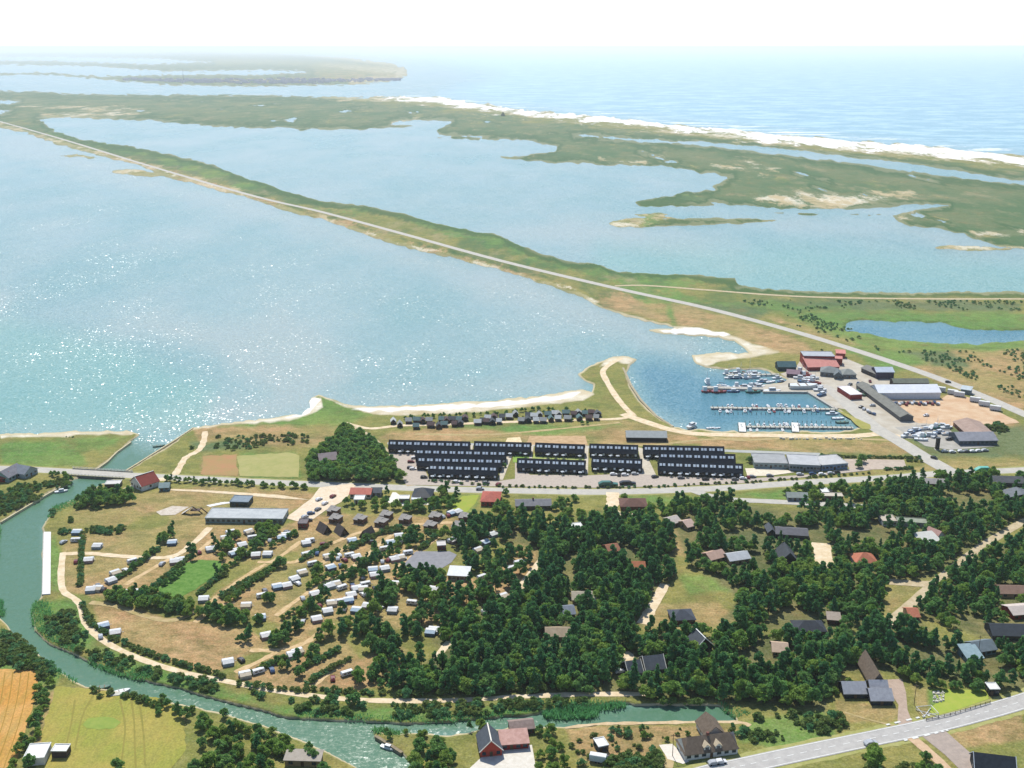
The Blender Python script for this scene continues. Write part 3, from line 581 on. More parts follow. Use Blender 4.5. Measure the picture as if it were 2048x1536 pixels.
metal = mat('c8ced2', 'b7bec3', .5, .45, .5); orange = mat('b8765c', 'a8664c', .8, .8, .2); tealr = mat('5f7c80', '50696e', .6, .7, .3); tanw = mat('a08a6a', '8f7a5c', .8, .85, .2); salmon = mat('c08074', 'b37066', .5, .7, .3)
winme = {}
def win_mesh(w, h, m, name='window'):
    k = (round(w, 2), round(h, 2), m.name)
    if k not in winme: winme[k] = MB().box(-w / 2, w / 2, -.06, .06, -h / 2, h / 2).mesh(name, m)
    return winme[k]
def frame(A, B):
    a, b = P(*A), P(*B); mid = (a + b) / 2; yaw = math.atan2(b.y - a.y, b.x - a.x); return mid, yaw, (b - a).length
def bld(A, B, D, h, rh, wall, roof, label, kind='gable', cat='house', name='house', win=3, wm_=None, over=.45, trim=None, chim=0, door=1, group=None, ww=1.5, wh=1.2, skirt=0):
    mid, yaw, Ln = frame(A, B); e = link(name, None, None, (mid.x, mid.y, GZ), yaw); tag(e, label, cat, group)
    hl = Ln / 2; EXC.append((mid.x + math.cos(yaw + 1.57) * D / 2, mid.y + math.sin(yaw + 1.57) * D / 2, max(min(hl, D), D / 2) + .3))
    for k in range(int(Ln // 5) + 1):
        x = -hl + (k + .5) * Ln / (int(Ln // 5) + 1); EXC.append((mid.x + math.cos(yaw) * x + math.sin(yaw) * 2, mid.y + math.sin(yaw) * x - math.cos(yaw) * 2, 3.2)); EXC.append((mid.x + math.cos(yaw) * x - math.sin(yaw) * D * .5, mid.y + math.sin(yaw) * x + math.cos(yaw) * D * .5, D * .5 + .8))
    wmB = MB(); o = over
    if kind in ('gable', 'half'):
        wmB.box(-hl, hl, 0, D, -.5, h); wmB.add([(-hl, 0, h), (-hl, D, h), (-hl, D / 2, h + rh), (hl, 0, h), (hl, D, h), (hl, D / 2, h + rh)], [(0, 2, 1), (3, 4, 5)])
        hp = rh * .75 if kind == 'half' else 0
        s = rh / (D / 2)
        q1 = [(-hl - o, -o, h - o * s + .12), (hl + o, -o, h - o * s + .12), (hl + o - hp, D / 2, h + rh + .12), (-hl - o + hp, D / 2, h + rh + .12)]
        q2 = [(-hl - o + hp, D / 2, h + rh + .12), (hl + o - hp, D / 2, h + rh + .12), (hl + o, D + o, h - o * s + .12), (-hl - o, D + o, h - o * s + .12)]
        rB = MB().slab(q1, .2).slab(q2, .2)
        if hp: rB.add([q1[0], q1[3], q2[3], q1[1], q1[2], q2[2]], [(0, 1, 2), (3, 5, 4)])
    elif kind == 'cross':     # gable end faces the viewer
        wmB.box(-hl, hl, 0, D, -.5, h); wmB.add([(-hl, 0, h), (hl, 0, h), (0, 0, h + rh), (-hl, D, h), (hl, D, h), (0, D, h + rh)], [(0, 1, 2), (4, 3, 5)])
        s = rh / hl
        rB = MB().slab([(-hl - o, -o, h - o * s + .12), (0, -o, h + rh + .12), (0, D + o, h + rh + .12), (-hl - o, D + o, h - o * s + .12)][::-1][0:4][::-1], .2)
        rB = MB()
        for sg in (-1, 1):
            q = [(sg * (hl + o), -o, h - o * s + .12), (0, -o, h + rh + .12), (0, D + o, h + rh + .12), (sg * (hl + o), D + o, h - o * s + .12)]
            rB.slab(q if sg < 0 else q[::-1], .2)
    elif kind == 'hip':
        wmB.box(-hl, hl, 0, D, -.5, h); c = min(D / 2, hl) * .9
        v = [(-hl - o, -o, h), (hl + o, -o, h), (hl + o, D + o, h), (-hl - o, D + o, h), (-hl + c, D / 2, h + rh), (hl - c, D / 2, h + rh)]
        rB = MB().add(v + [(x, y, z - .2) for x, y, z in v[:4]], [(0, 1, 5, 4), (1, 2, 5), (2, 3, 4, 5), (3, 0, 4), (6, 7, 1, 0), (7, 8, 2, 1), (8, 9, 3, 2), (9, 6, 0, 3), (9, 8, 7, 6)])
    elif kind == 'mono':
        wmB.add([(-hl, 0, -.5), (hl, 0, -.5), (hl, D, -.5), (-hl, D, -.5), (-hl, 0, h), (hl, 0, h), (hl, D, h + rh), (-hl, D, h + rh)], [(3, 2, 1, 0), (4, 5, 6, 7), (0, 1, 5, 4), (1, 2, 6, 5), (2, 3, 7, 6), (3, 0, 4, 7)])
        rB = MB().slab([(-hl - o, -o, h + .12), (hl + o, -o, h + .12), (hl + o, D + o, h + rh + .12), (-hl - o, D + o, h + rh + .12)], .22)
    else:                     # flat, with a low kerb round it
        wmB.box(-hl, hl, 0, D, -.5, h); rB = MB().box(-hl - .1, hl + .1, -.1, D + .1, h, h + .18)
        for (a, b, c, d) in ((-hl - .15, hl + .15, -.15, .12), (-hl - .15, hl + .15, D - .12, D + .15), (-hl - .15, -hl + .12, .12, D - .12), (hl - .12, hl + .15, .12, D - .12)): rB.box(a, b, c, d, h + .181, h + .42)
    link('wall', wmB.mesh('wall', wall), e); ro = link('roof', rB.mesh('roof', roof), e)
    if trim:   # pale barge boards and ridge
        tB = MB()
        if kind in ('gable', 'half'):
            for x in (-hl - o, hl + o):
                for y0, y1 in ((-o, D / 2), (D + o, D / 2)): tB.tube((x, y0, h - o * rh / (D / 2) + .2), (x, y1, h + rh + .2), .16, n=4)
        elif kind == 'cross':
            for sg in (-1, 1): tB.tube((sg * (hl + o), -o - .02, h - o * rh / hl + .2), (0, -o - .02, h + rh + .2), .17, n=4)
            tB.box(-.22, .22, -o, D + o, h + rh + .1, h + rh + .32)
        if tB.v: link('barge_board', tB.mesh('barge_board', trim), ro)
    if chim: 
        for cx in ([0] if chim == 1 else [-hl * .5, hl * .5]): link('chimney', MB().box(cx - .45, cx + .45, D / 2 - .4, D / 2 + .4, h + rh * .6, h + rh + 1.1).mesh('chimney', mat('7c5146', '6a4238', 1, .85)), ro)
    if win:
        me = win_mesh(ww, wh, wm_ or glass); nd = (win // 2) if door else -1
        for k in range(win + (1 if door else 0)):
            x = -hl + (k + .5) * Ln / (win + (1 if door else 0))
            if k == nd: link('door', win_mesh(1.1, 2.0, mat('5a4632', '4a3828', 1, .6), 'door'), e, (x, -.04, 1.02))
            else: link('window', me, e, (x, -.04, min(h * .55, h - wh / 2 - .15) if h < 4 else 1.5))
            if h >= 4.4 and k != nd: link('window', me, e, (x, -.04, h - 1.1))
        for sg in (-1, 1): link('window', win_mesh(1.2, 1.1, wm_ or glass), e, (sg * (hl + .04), D * .5, min(h * .55, h - .8)), R(90))
    return e

# twelve black holiday terraces
skym = palepane
def terrace(A, B, label, D=9.0, seed=0):
    mid, yaw, Ln = frame(A, B); e = link('holiday_terrace', None, None, (mid.x, mid.y, GZ), yaw); tag(e, label, 'terrace', 'black holiday terraces south of the harbour')
    for k in range(int(Ln // 6)): EXC.append((mid.x - Ln / 2 + k * 6 + 3, mid.y + 2, 9)); EXC.append((mid.x - Ln / 2 + k * 6 + 3, mid.y - 8, 4))
    hl = Ln / 2; h = 3.3; rh = 3.9; n = max(4, round(Ln / 4.9)); u = Ln / n; b = MB().box(-hl, hl, 0, D, -.5, h)
    b.add([(-hl, 0, h), (-hl, D, h), (-hl, D * .45, h + rh), (hl, 0, h), (hl, D, h), (hl, D * .45, h + rh)], [(0, 2, 1), (3, 4, 5)])
    link('wall', b.mesh('wall', blackw), e)
    sl = rh / (D * .45)
    ro = link('roof', MB().slab([(-hl - .3, -.5, h - .5 * sl + .12), (hl + .3, -.5, h - .5 * sl + .12), (hl + .3, D * .45, h + rh + .12), (-hl - .3, D * .45, h + rh + .12)], .2)
         .slab([(-hl - .3, D * .45, h + rh + .12), (hl + .3, D * .45, h + rh + .12), (hl + .3, D + .4, h), (-hl - .3, D + .4, h)], .2).mesh('roof', mat('121a24', '1c2632', .25, .85, .2)), e)
    key = 'sky'
    if key not in winme:
        c, s = math.cos(math.atan(sl)), math.sin(math.atan(sl)); q = []
        m = MB(); 
        def pt(x, t, nn): return (x, t * c - nn * s, t * s + nn * c)
        v = [pt(x, t, nn) for nn in (.0, .16) for (x, t) in ((-.7, -.8), (.7, -.8), (.7, .8), (-.7, .8))]
        winme[key] = m.add(v, [(3, 2, 1, 0), (4, 5, 6, 7), (0, 1, 5, 4), (1, 2, 6, 5), (2, 3, 7, 6), (3, 0, 4, 7)]).mesh('skylight', palepane)
        winme['par'] = MB().add([(-1.0, -1.0, 2.2), (1.0, -1.0, 2.2), (1.0, 1.0, 2.2), (-1.0, 1.0, 2.2), (0, 0, 2.75)], [(0, 1, 4), (1, 2, 4), (2, 3, 4), (3, 0, 4)]).cyl(0, 0, .1, 2.3, .05, n=5).mesh('parasol', mat('c9ced0', 'b8bfc2', 1, .8))
        winme['div'] = MB().box(-.08, .08, -2.6, -.05, 0, 1.9).mesh('divider', blackw)
    r2 = random.Random(seed)
    for k in range(n):
        x = -hl + (k + .5) * u
        for dx in (-.95, .95):
            y = D * .45 * .58; link('skylight', winme[key], ro, (x + dx, y, h + y * sl + .12))
        link('patio_door', win_mesh(1.7, 2.0, dglass, 'patio_door'), e, (x - .7, -.05, 1.1)); link('window', win_mesh(1.2, 1.3, palepane if r2.random() < .7 else dglass), e, (x + 1.3, -.05, 1.9))
        if k: link('divider', winme['div'], e, (x - u / 2, 0, 0))
        if r2.random() < .55: tag(link('parasol', winme['par'], None, (mid.x + math.cos(yaw) * (x + r2.uniform(-.6, .6)) + math.sin(yaw) * 2.2, mid.y + math.sin(yaw) * (x) - math.cos(yaw) * 2.2, GZ), r2.uniform(0, 1.5)), 'small pale parasol before the ' + TSH[seed] + ' black terrace', 'parasol', 'parasols before the ' + TSH[seed] + ' black terrace')
    return e
TER = [("777,906", "938,910", "black terrace in the back row at the far left, beside the dark wood"), ("948,909", "1061,912", "black terrace in the back row, second from the left"), ("1070,912", "1168,916", "black terrace in the back row, above the left strip of sand"),
 ("1179,914", "1275,917", "black terrace in the back row, above the right strip of sand"), ("1287,917", "1448,920", "long black terrace in the back row at the far right"), ("831,924", "1011,928", "black terrace on the left, second of the four stacked rows"),
 ("834,940", "1003,944", "black terrace on the left, third of the four stacked rows"), ("857,956", "994,960", "black terrace on the left, front row beside the road"), ("1034,944", "1170,949", "black terrace in the middle of the front row with the larger paved forecourt"),
 ("1183,942", "1283,946", "shorter black terrace right of the middle front row"), ("1319,932", "1470,936", "black terrace on the right, middle of the three stacked rows"), ("1316,950", "1485,956", "black terrace on the right, front of the three stacked rows")]
TSH = ['far left back row', 'second back row', 'third back row', 'fourth back row', 'far right back row', 'second stacked left', 'third stacked left', 'front left', 'wider middle front', 'shorter middle front', 'middle stacked right', 'front right']
for i, (a, b, l) in enumerate(TER): terrace(T(a)[0], T(b)[0], l, seed=i)

B = lambda s: [tuple(q) for q in T(s)]
def bb(s, *a, **k): q = B(s); return bld(q[0], q[1], *a, **k)
bb("961,1515 1004,1511", 10, 2.6, 3.9, brick, slate, 'red brick house with its gable to the courtyard and white barge boards', 'cross', win=2, trim=pale, chim=0, ww=1.3, wh=1.3)
bb("1003,1501 1057,1497", 7, 2.4, 1.0, redw, pinkr, 'low red annexe with a pale pink roof beside the brick house', 'mono', win=3)
bb("1022,1471 1068,1466", 6, 2.3, 1.4, brownw, mat('8f7d74', '7e6d64', .8), 'long brown shed with a dull mauve roof behind the brick house', 'gable', cat='shed', name='shed', win=2)
thatched = bb("1370,1522 1475,1508", 9, 2.7, 3.5, whitew, thatch, 'white house with a big hipped thatched roof beside the near road', 'half', win=6, chim=1)
bb("1410,1483 1448,1478", 9, 2.6, 3.2, whitew, thatch, 'thatched rear wing behind the white roadside house', 'cross', win=2)
for dx in (-1.6, 2.6):
    d_ = link('dormer', MB().box(dx - 1.1, dx + 1.1, .4, 3.0, 2.6, 4.3).add([(dx - 1.1, .4, 4.3), (dx + 1.1, .4, 4.3), (dx, .4, 5.2)], [(0, 1, 2)]).mesh('dormer', whitew), thatched)
    link('dormer_roof', MB().slab([(dx - 1.4, .1, 4.15), (dx, .1, 5.35), (dx, 4.4, 5.35), (dx - 1.4, 3.8, 4.15)], .15).slab([(dx, .1, 5.35), (dx + 1.4, .1, 4.15), (dx + 1.4, 3.8, 4.15), (dx, 4.4, 5.35)], .15).mesh('dormer_roof', mat('b9aa90', 'a89a80', .8)), d_)
    link('window', win_mesh(1.3, 1.0, glass), d_, (dx, .38, 3.6))
bb("1197,1506 1217,1502", 5, 2.3, .5, mat('3f4a52', '333d44', 1), white, 'small dark shed with a flat white roof in the meadow', 'flat', cat='shed', name='shed', win=1)
bb("1688,1397 1733,1397", 8, 2.4, 2.6, mat('2b2f33', '1f2326', 1), greyr, 'black farm wing with grey roof and two roof holes, left of the farmyard', 'gable', win=2, cat='farm building', name='farm_wing')
bb("1741,1391 1775,1391", 6, 2.6, 2.4, mat('2b2f33', '1f2326', 1), greyr, 'short grey roofed farm wing behind the front one', 'gable', win=2, cat='farm building', name='farm_wing')
bb("1742,1411 1785,1411", 8, 2.4, 2.5, mat('2b2f33', '1f2326', 1), greyr, 'front grey roofed farm wing nearest the road beside the paved drive', 'gable', win=2, cat='farm building', name='farm_wing')
bb("1740,1378 1770,1378", 17, 2.6, 4.4, mat('6d6258', '5d534a', 1), thatch, 'old thatched barn at the back of the farmyard', 'cross', win=1, cat='barn', name='barn')
bb("1978,1392 1998,1392", 4.5, 2.8, .3, blackw, white, 'white roofed field shelter at the corner of the fenced lawn', 'flat', cat='shed', name='field_shelter', win=1)
bb("1950,1556 2030,1566", 10, 2.6, 4.2, mat('1f2629', '2b3336', 1), mat('1e252d', '2a323a', .7, .6), 'large black roofed house in the lower right corner', 'gable', win=4, trim=metal)
bb("1345,1250 1390,1248", 9, 2.3, 2.6, brownw, mat('3d434c', '4a5058', .7), 'cottage with slate blue roof in the clearing right of the sandy lane', 'hip', win=3)
bb("1592,1272 1652,1272", 9, 2.3, 2.6, mat('25282c', '303438', 1), mat('2c3138', '383d44', .7), 'long cottage with charcoal roof at the grassy clearing inside the wood', 'hip', win=3)
bb("1655,1248 1680,1250", 5, 2.2, 1.0, brownw, mat('9a8e80', '8a7e70', .7), 'small brownish flat roofed shed above the charcoal cottage', 'mono', cat='shed', name='shed', win=1)
bb("1258,1358 1285,1354", 8, 2.4, 3.2, blackw, slate, 'dark cottage with white barge board, left one of two among the firs', 'gable', trim=pale, win=2)
bb("1292,1350 1330,1346", 9, 2.4, 3.4, blackw, slate, 'dark cottage with white barge board, right one of two among the firs', 'gable', trim=pale, win=3)
bb("1393,1306 1424,1300", 8, 2.6, 3.6, blackw, slate, 'black cottage with a bright white gable edge deep in the wood', 'cross', trim=white, win=1)
bb("1934,1328 1965,1326", 8, 2.4, 1.8, tealr, mat('8aa0a4', '7a9094', .6), 'teal cottage with a light roof at the right wood edge, lower of two', 'mono', win=3)
bb("1952,1314 1992,1308", 8, 2.4, 2.2, tealr, mat('707c80', '626e72', .6), 'teal cottage with a grey roof at the right wood edge, upper of two', 'gable', win=3)
bb("2026,1240 2075,1236", 9, 2.5, 1.6, redw, mat('c2b6ac', 'b3a69c', .6), 'red house with a pale roof at the right edge of the photo', 'gable', win=3)
bb("1985,1280 2060,1282", 10, 2.4, 2.6, mat('2c3034', '383c40', 1), mat('30373d', '3a4147', .7), 'dark cottage beneath the red house at the right edge', 'gable', win=3)
bb("1712,1135 1755,1135", 10, 2.4, 3.2, whitew, orange, 'house with a bright orange hipped roof among the firs', 'hip', win=3)
bb("1842,1094 1880,1090", 8, 2.4, 1.6, whitew, mat('c4c4bc', 'b4b4ac', .5), 'pale roofed cottage beside the pink gable in the upper wood', 'mono', win=3)
bb("1872,1084 1888,1078", 7, 2.5, 2.6, whitew, pinkr, 'small pink roofed gable next to the pale roofed cottage', 'cross', win=1)
bb("1765,1052 1793,1052", 8, 2.6, .6, whitew, mat('b8ad9c', 'a89d8c', .5), 'square pale roofed bungalow standing alone between firs', 'flat', win=2)
bb("1795,1052 1860,1056", 6, 2.3, .6, greyw, mat('8e9482', '7e8472', .5), 'low mossy grey outbuilding right of the square bungalow', 'flat', win=3, cat='shed', name='outbuilding')
bb("1552,1076 1615,1080", 9, 2.4, 1.6, mat('2a2b2e', '333437', 1), mat('56565a', '626266', .6), 'long dark bungalow with a grey roof in the upper wood', 'gable', win=4)
bb("1536,1073 1550,1073", 8, 2.5, 1.6, blackw, slate, 'small black annexe at the left end of the long dark bungalow', 'cross', win=1, cat='shed', name='annexe')
bb("1562,1130 1594,1130", 12, 2.5, 4.0, mat('33373a', '2a2d30', 1), mat('3a3f43', '474c50', .7), 'steep charcoal gabled cottage above the small clearing', 'cross', win=1)
bb("1840,974 1892,976", 8, 2.4, 1.4, brownw, mat('94908c', '86827e', .5), 'long grey roofed bungalow just south of the main road', 'gable', win=4)
bb("1985,972 2048,974", 9, 2.4, 2.2, mat('2b2c2e', '333436', 1), mat('4c4e50', '5a5c5e', .6), 'dark roofed house near the right edge just south of the main road', 'gable', win=3)
bb("2012,1004 2075,1006", 10, 2.5, 2.4, blackw, mat('5b6064', '6a6f73', .6), 'house with a striped grey roof at the right edge, second below the road', 'cross', win=2)
bb("1575,1002 1615,1003", 7, 2.3, 1.6, greyw, mat('8b938c', '7b837c', .5), 'grey green bungalow behind the caravans near the curved lane', 'gable', win=3)
bb("1644,993 1658,993", 6, 2.4, .3, whitew, white, 'tiny white roofed garage in the hedges above the curved lane', 'flat', cat='garage', name='garage', win=1)
bb("1646,1000 1686,1001", 5, 2.2, .4, brownw, mat('c2b9a8', 'b2a998', .6), 'narrow beige roofed shed right of the tiny white garage', 'flat', cat='shed', name='shed', win=2)
bb("1242,1021 1294,1021", 11, 2.4, 2.4, brownw, mat('6b4a3e', '5a3e34', .6), 'brown hip roofed bungalow beside the double sandy drive', 'hip', win=4)
bb("1032,1020 1102,1019", 9, 2.4, 1.7, mat('4c4542', '3e3835', 1), mat('77777a', '68686b', .6), 'long grey roofed bungalow with a hedge on its right, south of the road', 'gable', win=5, chim=1)
bb("962,1012 998,1013", 14, 2.8, 2.6, brick, redr, 'large house with a deep red tiled roof right of the green lawn', 'hip', win=3)
bb("700,996 741,997", 9, 2.5, 1.8, whitew, mat('bd6f5c', 'ad6050', .5), 'long house with a faded red roof near the camp entrance', 'gable', win=4)
bb("708,1008 728,1008", 6, 2.4, .3, whitew, white, 'white flat roofed annexe in front of the faded red roof', 'flat', cat='annexe', name='annexe', win=1)
bb("743,993 762,993", 6, 2.4, 1.8, greyw, slate, 'small grey roofed hut right of the faded red roof', 'gable', cat='shed', name='hut', win=1)
bb("824,1003 862,1004", 12, 2.6, 3.4, mat('23282d', '2e3439', 1), mat('20262d', '2c333b', .6, .6), 'black roofed house with solar gleam beside the pale forecourt', 'hip', win=3)
bb("823,1008 840,1008", 5, 2.4, .3, whitew, metal, 'white garage in front of the black roofed house', 'flat', cat='garage', name='garage', win=1)
bb("798,1006 818,1006", 5, 2.3, .3, mat('40464c', '4c5258', 1), white, 'white roofed carport at the pale forecourt left of the black roofed house', 'flat', cat='carport', name='carport', win=1)
sheet('driveway', "785,985 792,985 822,1008 865,1005 862,1010 790,1012 775,1004", pale, .12)
bb("411,1046 566,1048", 13, 2.7, .4, mat('7f8f8a', '6f7f7a', 1), mat('b2b6b4', '9da2a2', .35, .8), 'very long flat grey roofed camp reception building', 'flat', cat='building', name='reception_building', win=14)
bb("460,1013 497,1014", 9, 2.6, .5, mat('3d4a48', '32403e', 1), mat('6e7c86', '7d8b94', .5), 'dark green camp shop with a blue grey flat roof', 'flat', cat='building', name='camp_shop', win=3)
bb("262,972 284,983", 11, 3.2, 4.2, white, mat('8c3c30', '7a3228', .6), 'white house with red roof right of the canal bridge', 'cross', win=3, cat='house', wm_=dglass, trim=white)
bb("210,977 240,976", 6, 2.3, .4, mat('3b2f2c', '2f2624', 1), mat('c9c7c0', 'b9b7b0', .5), 'dark shed with a pale flat roof beside the river below the bridge', 'flat', cat='shed', name='shed', win=2)
bb("319,983 338,982", 7, 2.3, 1.5, tealr, mat('7c8f8e', '6c7f7e', .5), 'small teal grey shed at the lower end of the parking row', 'gable', cat='shed', name='shed', win=1)
bb("18,965 50,948", 10, 3.0, 3.2, mat('87a09c', '77908c', 1), mat('66666c', '78787e', .5), 'grey roofed workshop beside the road left of the canal bridge', 'gable', cat='building', name='workshop', win=4)
bb("50,958 76,946", 9, 3.0, 3.0, mat('97a5a6', '87959a', 1), mat('7e858c', '6e757c', .5), 'grey workshop wing nearest the canal bridge', 'cross', cat='building', name='workshop', win=2)
bb("-30,966 14,964", 8, 2.6, 2.4, redw, mat('9a5648', '8a4a3e', .6), 'red roofed house cut by the left edge of the photo', 'gable', win=3)
bb("1253,883 1333,884", 10, 3.0, 2.6, blackw, mat('a3a8a4', '949995', .5, .7), 'long black barn with a pale roof between the terraces and the harbour', 'gable', cat='barn', name='barn', win=0)
bb("1508,936 1575,938", 16, 3.2, .4, mat('93a19e', '83918e', 1), mat('9b9d9c', '8c8e8d', .3), 'left wing of the pale flat roofed seaside centre', 'flat', cat='building', name='seaside_centre', win=6)
bb("1578,941 1640,944", 17, 3.8, .4, greyw, mat('b0b2b2', 'a0a2a2', .3), 'middle block of the pale flat roofed seaside centre', 'flat', cat='building', name='seaside_centre', win=8)
bb("1643,942 1695,938", 15, 3.4, .4, mat('7f92a6', '6f8296', 1), mat('b9b9b6', 'a9a9a6', .3), 'right wing of the pale flat roofed seaside centre', 'flat', cat='building', name='seaside_centre', win=6)
bb("640,930 675,926", 9, 2.6, 3, whitew, mat('8d7f7c', '9c8e8b', .5), 'house with a mauve grey roof half hidden in the triangular wood', 'gable', win=2)
bb("90,1530 104,1500", 7, 2.8, .3, whitew, white, 'white flat roofed shed at the lower left, left of the garden plot', 'flat', cat='shed', name='shed', win=0)
bb("104,1516 134,1516", 4, 2.6, .3, mat('4a4038', '3a322c', 1), white, 'long white roofed lean-to at the lower left garden plot', 'flat', cat='shed', name='shed', win=0)
bb("570,1532 640,1534", 5, 2.5, .6, tanw, mat('a39a8c', '948b7d', .6), 'beige roofed shed at the bottom edge by the river', 'mono', cat='shed', name='shed', win=2)
for i, (s, lb, rf) in enumerate((("1262,1146 1290,1146", 'orange brown cottage roof in the middle of the dense wood', mat('a86a48', '985c3c', .6)), ("1128,1238 1150,1236", 'grey blue cottage roof buried in the dense wood', mat('7a828c', '6a727c', .6)), ("1092,1282 1140,1282", 'long beige cottage in a small gap of the dense wood', mat('a4937a', '94836a', .6)),
    ("1145,1208 1190,1208", 'pale beige roofed cottage in the dense wood', mat('b0a690', 'a09680', .6)), ("1218,1112 1240,1108", 'tiny brown cottage below the red leaved tree', mat('9c6a50', '8c5c44', .6)), ("1460,1130 1500,1124", 'white and grey bungalow at the wood edge left of the farm clearing', mat('b9bcbc', 'a9acac', .6)), ("1422,1128 1452,1120", 'pinkish roofed cottage beside the white and grey bungalow', mat('b79a88', 'a78a78', .6)),
    ("1545,1312 1575,1314", 'cottage with a pale pinkish terrace low in the wood', mat('c0a890', 'b09880', .6)), ("1818,1242 1838,1242", 'small orange roofed hut beside the diagonal road', orange), ("2000,1195 2060,1196", 'long brown roof half hidden at the right edge', mat('8c7262', '7c6252', .6)), ("1345,1055 1362,1050", 'small whitish cottage in the upper wood clearing', mat('c2b8ac', 'b2a89c', .6)), ("1375,1062 1390,1058", 'tiny pinkish shed right of the whitish cottage', mat('c4a99a', 'b4998a', .6)))):
    bb(s, 8, 2.2, 1.9, tanw, rf, lb, 'gable', win=2)
# harbour buildings
hg = dict(cat='building', name='harbour_building')
bb("1606,732 1668,733", 14, 8, .4, redw, mat('a9adb0', '999da0', .4), 'tall red fish hall with a grey flat roof at the back of the harbour', 'flat', win=0, **hg)
bb("1616,742 1678,741", 14, 3.0, 4.0, redw, salmon, 'lower red hall with a bright salmon sloping roof in front of the fish hall', 'mono', win=0, **hg)
bb("1668,730 1684,731", 9, 5, .4, redw, salmon, 'small red annexe at the right end of the tall fish hall', 'flat', win=0, **hg)
bb("1672,716 1690,717", 8, 4, 1.0, redw, mat('c98478', 'b97468', .5), 'small red shed behind the fish hall beside the dike road', 'mono', win=0, **hg)
bb("1640,752 1675,755", 13, 3.4, 3.2, mat('6e7274', '5e6264', 1), mat('7c8280', '6c7270', .4), 'grey restaurant with low hipped roofs, left block', 'hip', win=3, **hg)
bb("1668,758 1684,759", 9, 3.2, 2.6, mat('5e6668', '4e5658', 1), mat('6f7779', '5f6769', .4), 'grey restaurant porch between the two low blocks', 'cross', win=1, **hg)
bb("1685,757 1712,757", 12, 3.2, 2.8, mat('6e7274', '5e6264', 1), mat('868a84', '767a74', .4), 'grey restaurant with low hipped roofs, right block', 'hip', win=2, **hg)
bb("1556,742 1592,742", 10, 3.4, 3.0, mat('1e3a40', '16302f', 1), mat('3c5f63', '2f5256', .4), 'dark teal boat shed left of the fish hall', 'gable', win=0, **hg)
bb("1573,754 1598,756", 7, 3.0, 2.2, mat('5c4450', '4c3844', 1), mat('9a8088', '8a7078', .4), 'mauve fishermen shed at the inner corner of the north basin', 'gable', win=1, **hg)
bb("1752,758 1787,758", 12, 5.5, 2.2, mat('3b3550', '2f2b40', 1), mat('b3bec8', 'a3aeb8', .35, .5), 'tall navy shed with a shiny pale grey roof near the dike road', 'gable', win=0, **hg)
bb("1722,744 1752,757", 10, 3.4, 1.8, mat('3f3c3a', '33302e', 1), mat('7b7a74', '6b6a64', .4), 'dark brown sheds beside the sandy yard left of the navy shed', 'gable', win=2, **hg)
bb("1787,775 1857,775", 9, 3.6, 2.0, mat('241c1a', '302624', 1), mat('6a7062', '5a6052', .4), 'long black shed behind the white hall', 'gable', win=0, **hg)
bb("1756,799 1880,798", 17, 5, 3.4, mat('d5d8dc', 'c5c8cc', 1), mat('e2e4e6', 'd6d9dc', .3, .5), 'very long white boat hall with a white roof', 'gable', win=0, **hg)
bb("1674,783 1700,800", 9, 3.6, .4, redw, mat('e6dfdd', 'd8d0ce', .4), 'red walled net store with a broad white roof on the quay', 'flat', win=0, **hg)
bb("1712,777 1800,843", 9, 3.2, 2.0, mat('5f5f5f', '525252', 1), mat('77776e', '66665e', .3), 'long grey diagonal shed row running down the quay', 'gable', win=0, **hg)
bb("1918,891 1994,890", 16, 3.2, 2.8, mat('4c5a66', '3e4a54', 1), mat('8a8c92', '7a7c82', .35), 'low museum wing with a blue grey roof facing the meadow', 'gable', win=8, **hg)
bb("1906,852 1936,880", 17, 3.2, 2.6, mat('7a4636', '6a3a2c', 1), mat('a08a7c', '907a6c', .35), 'brown roofed museum wing running back from the blue grey one', 'gable', win=4, **hg)
bb("1921,787 1940,790", 6, 3.4, 1.2, mat('6d7e82', '5d6e72', 1), mat('b8c2c4', 'a8b2b4', .4), 'boxy pale grey shed in the line along the dike road', 'mono', win=0, **hg)
# black marker tower
e = link('marker_tower', None, None, P(1874, 899)); tag(e, 'narrow black tower standing alone at the edge of the museum car park', 'tower')
link('shaft', MB().box(-1, 1, -1, 1, 0, 7.6).mesh('shaft', blackw), e); link('cap', MB().box(-1.2, 1.2, -1.2, 1.2, 7.6, 7.9).mesh('cap', slate), e); link('plinth', MB().box(-1.5, 1.5, -1.5, 1.5, -.3, .2).mesh('plinth', concrete), e)
# fishermen's huts along the beach track
hutm = [blackw, mat('2b3a38', '22302e', 1), mat('46302c', '3a2622', 1), mat('3a4248', '2e363c', 1)]; hutr = [mat('3c4246', '4a5054', .8), mat('9a9c98', '8a8c88', .8), mat('5d4a48', '4d3c3a', .8), mat('c2c4c0', 'b2b4b0', .8), mat('5f7a76', '50696a', .8)]
upper = [(787, 847), (817, 846), (833, 844), (846, 846), (858, 845), (882, 843), (893, 845), (904, 843), (917, 843), (930, 841), (965, 846), (975, 840), (988, 839), (1004, 838), (1018, 837), (1032, 832), (1057, 835), (1068, 836), (1080, 834), (1096, 833), (1108, 831), (1118, 833), (1132, 830), (1147, 832), (1158, 830), (1170, 831), (1182, 829), (1196, 832)]
lower = [(800, 853), (832, 857), (861, 854), (878, 856), (888, 853), (908, 852), (921, 851), (955, 849), (972, 847), (985, 848), (998, 847), (1042, 845), (1056, 844), (1072, 845), (1086, 845), (1103, 842), (1116, 841), (1135, 841), (1160, 840), (1178, 840), (1192, 839)]
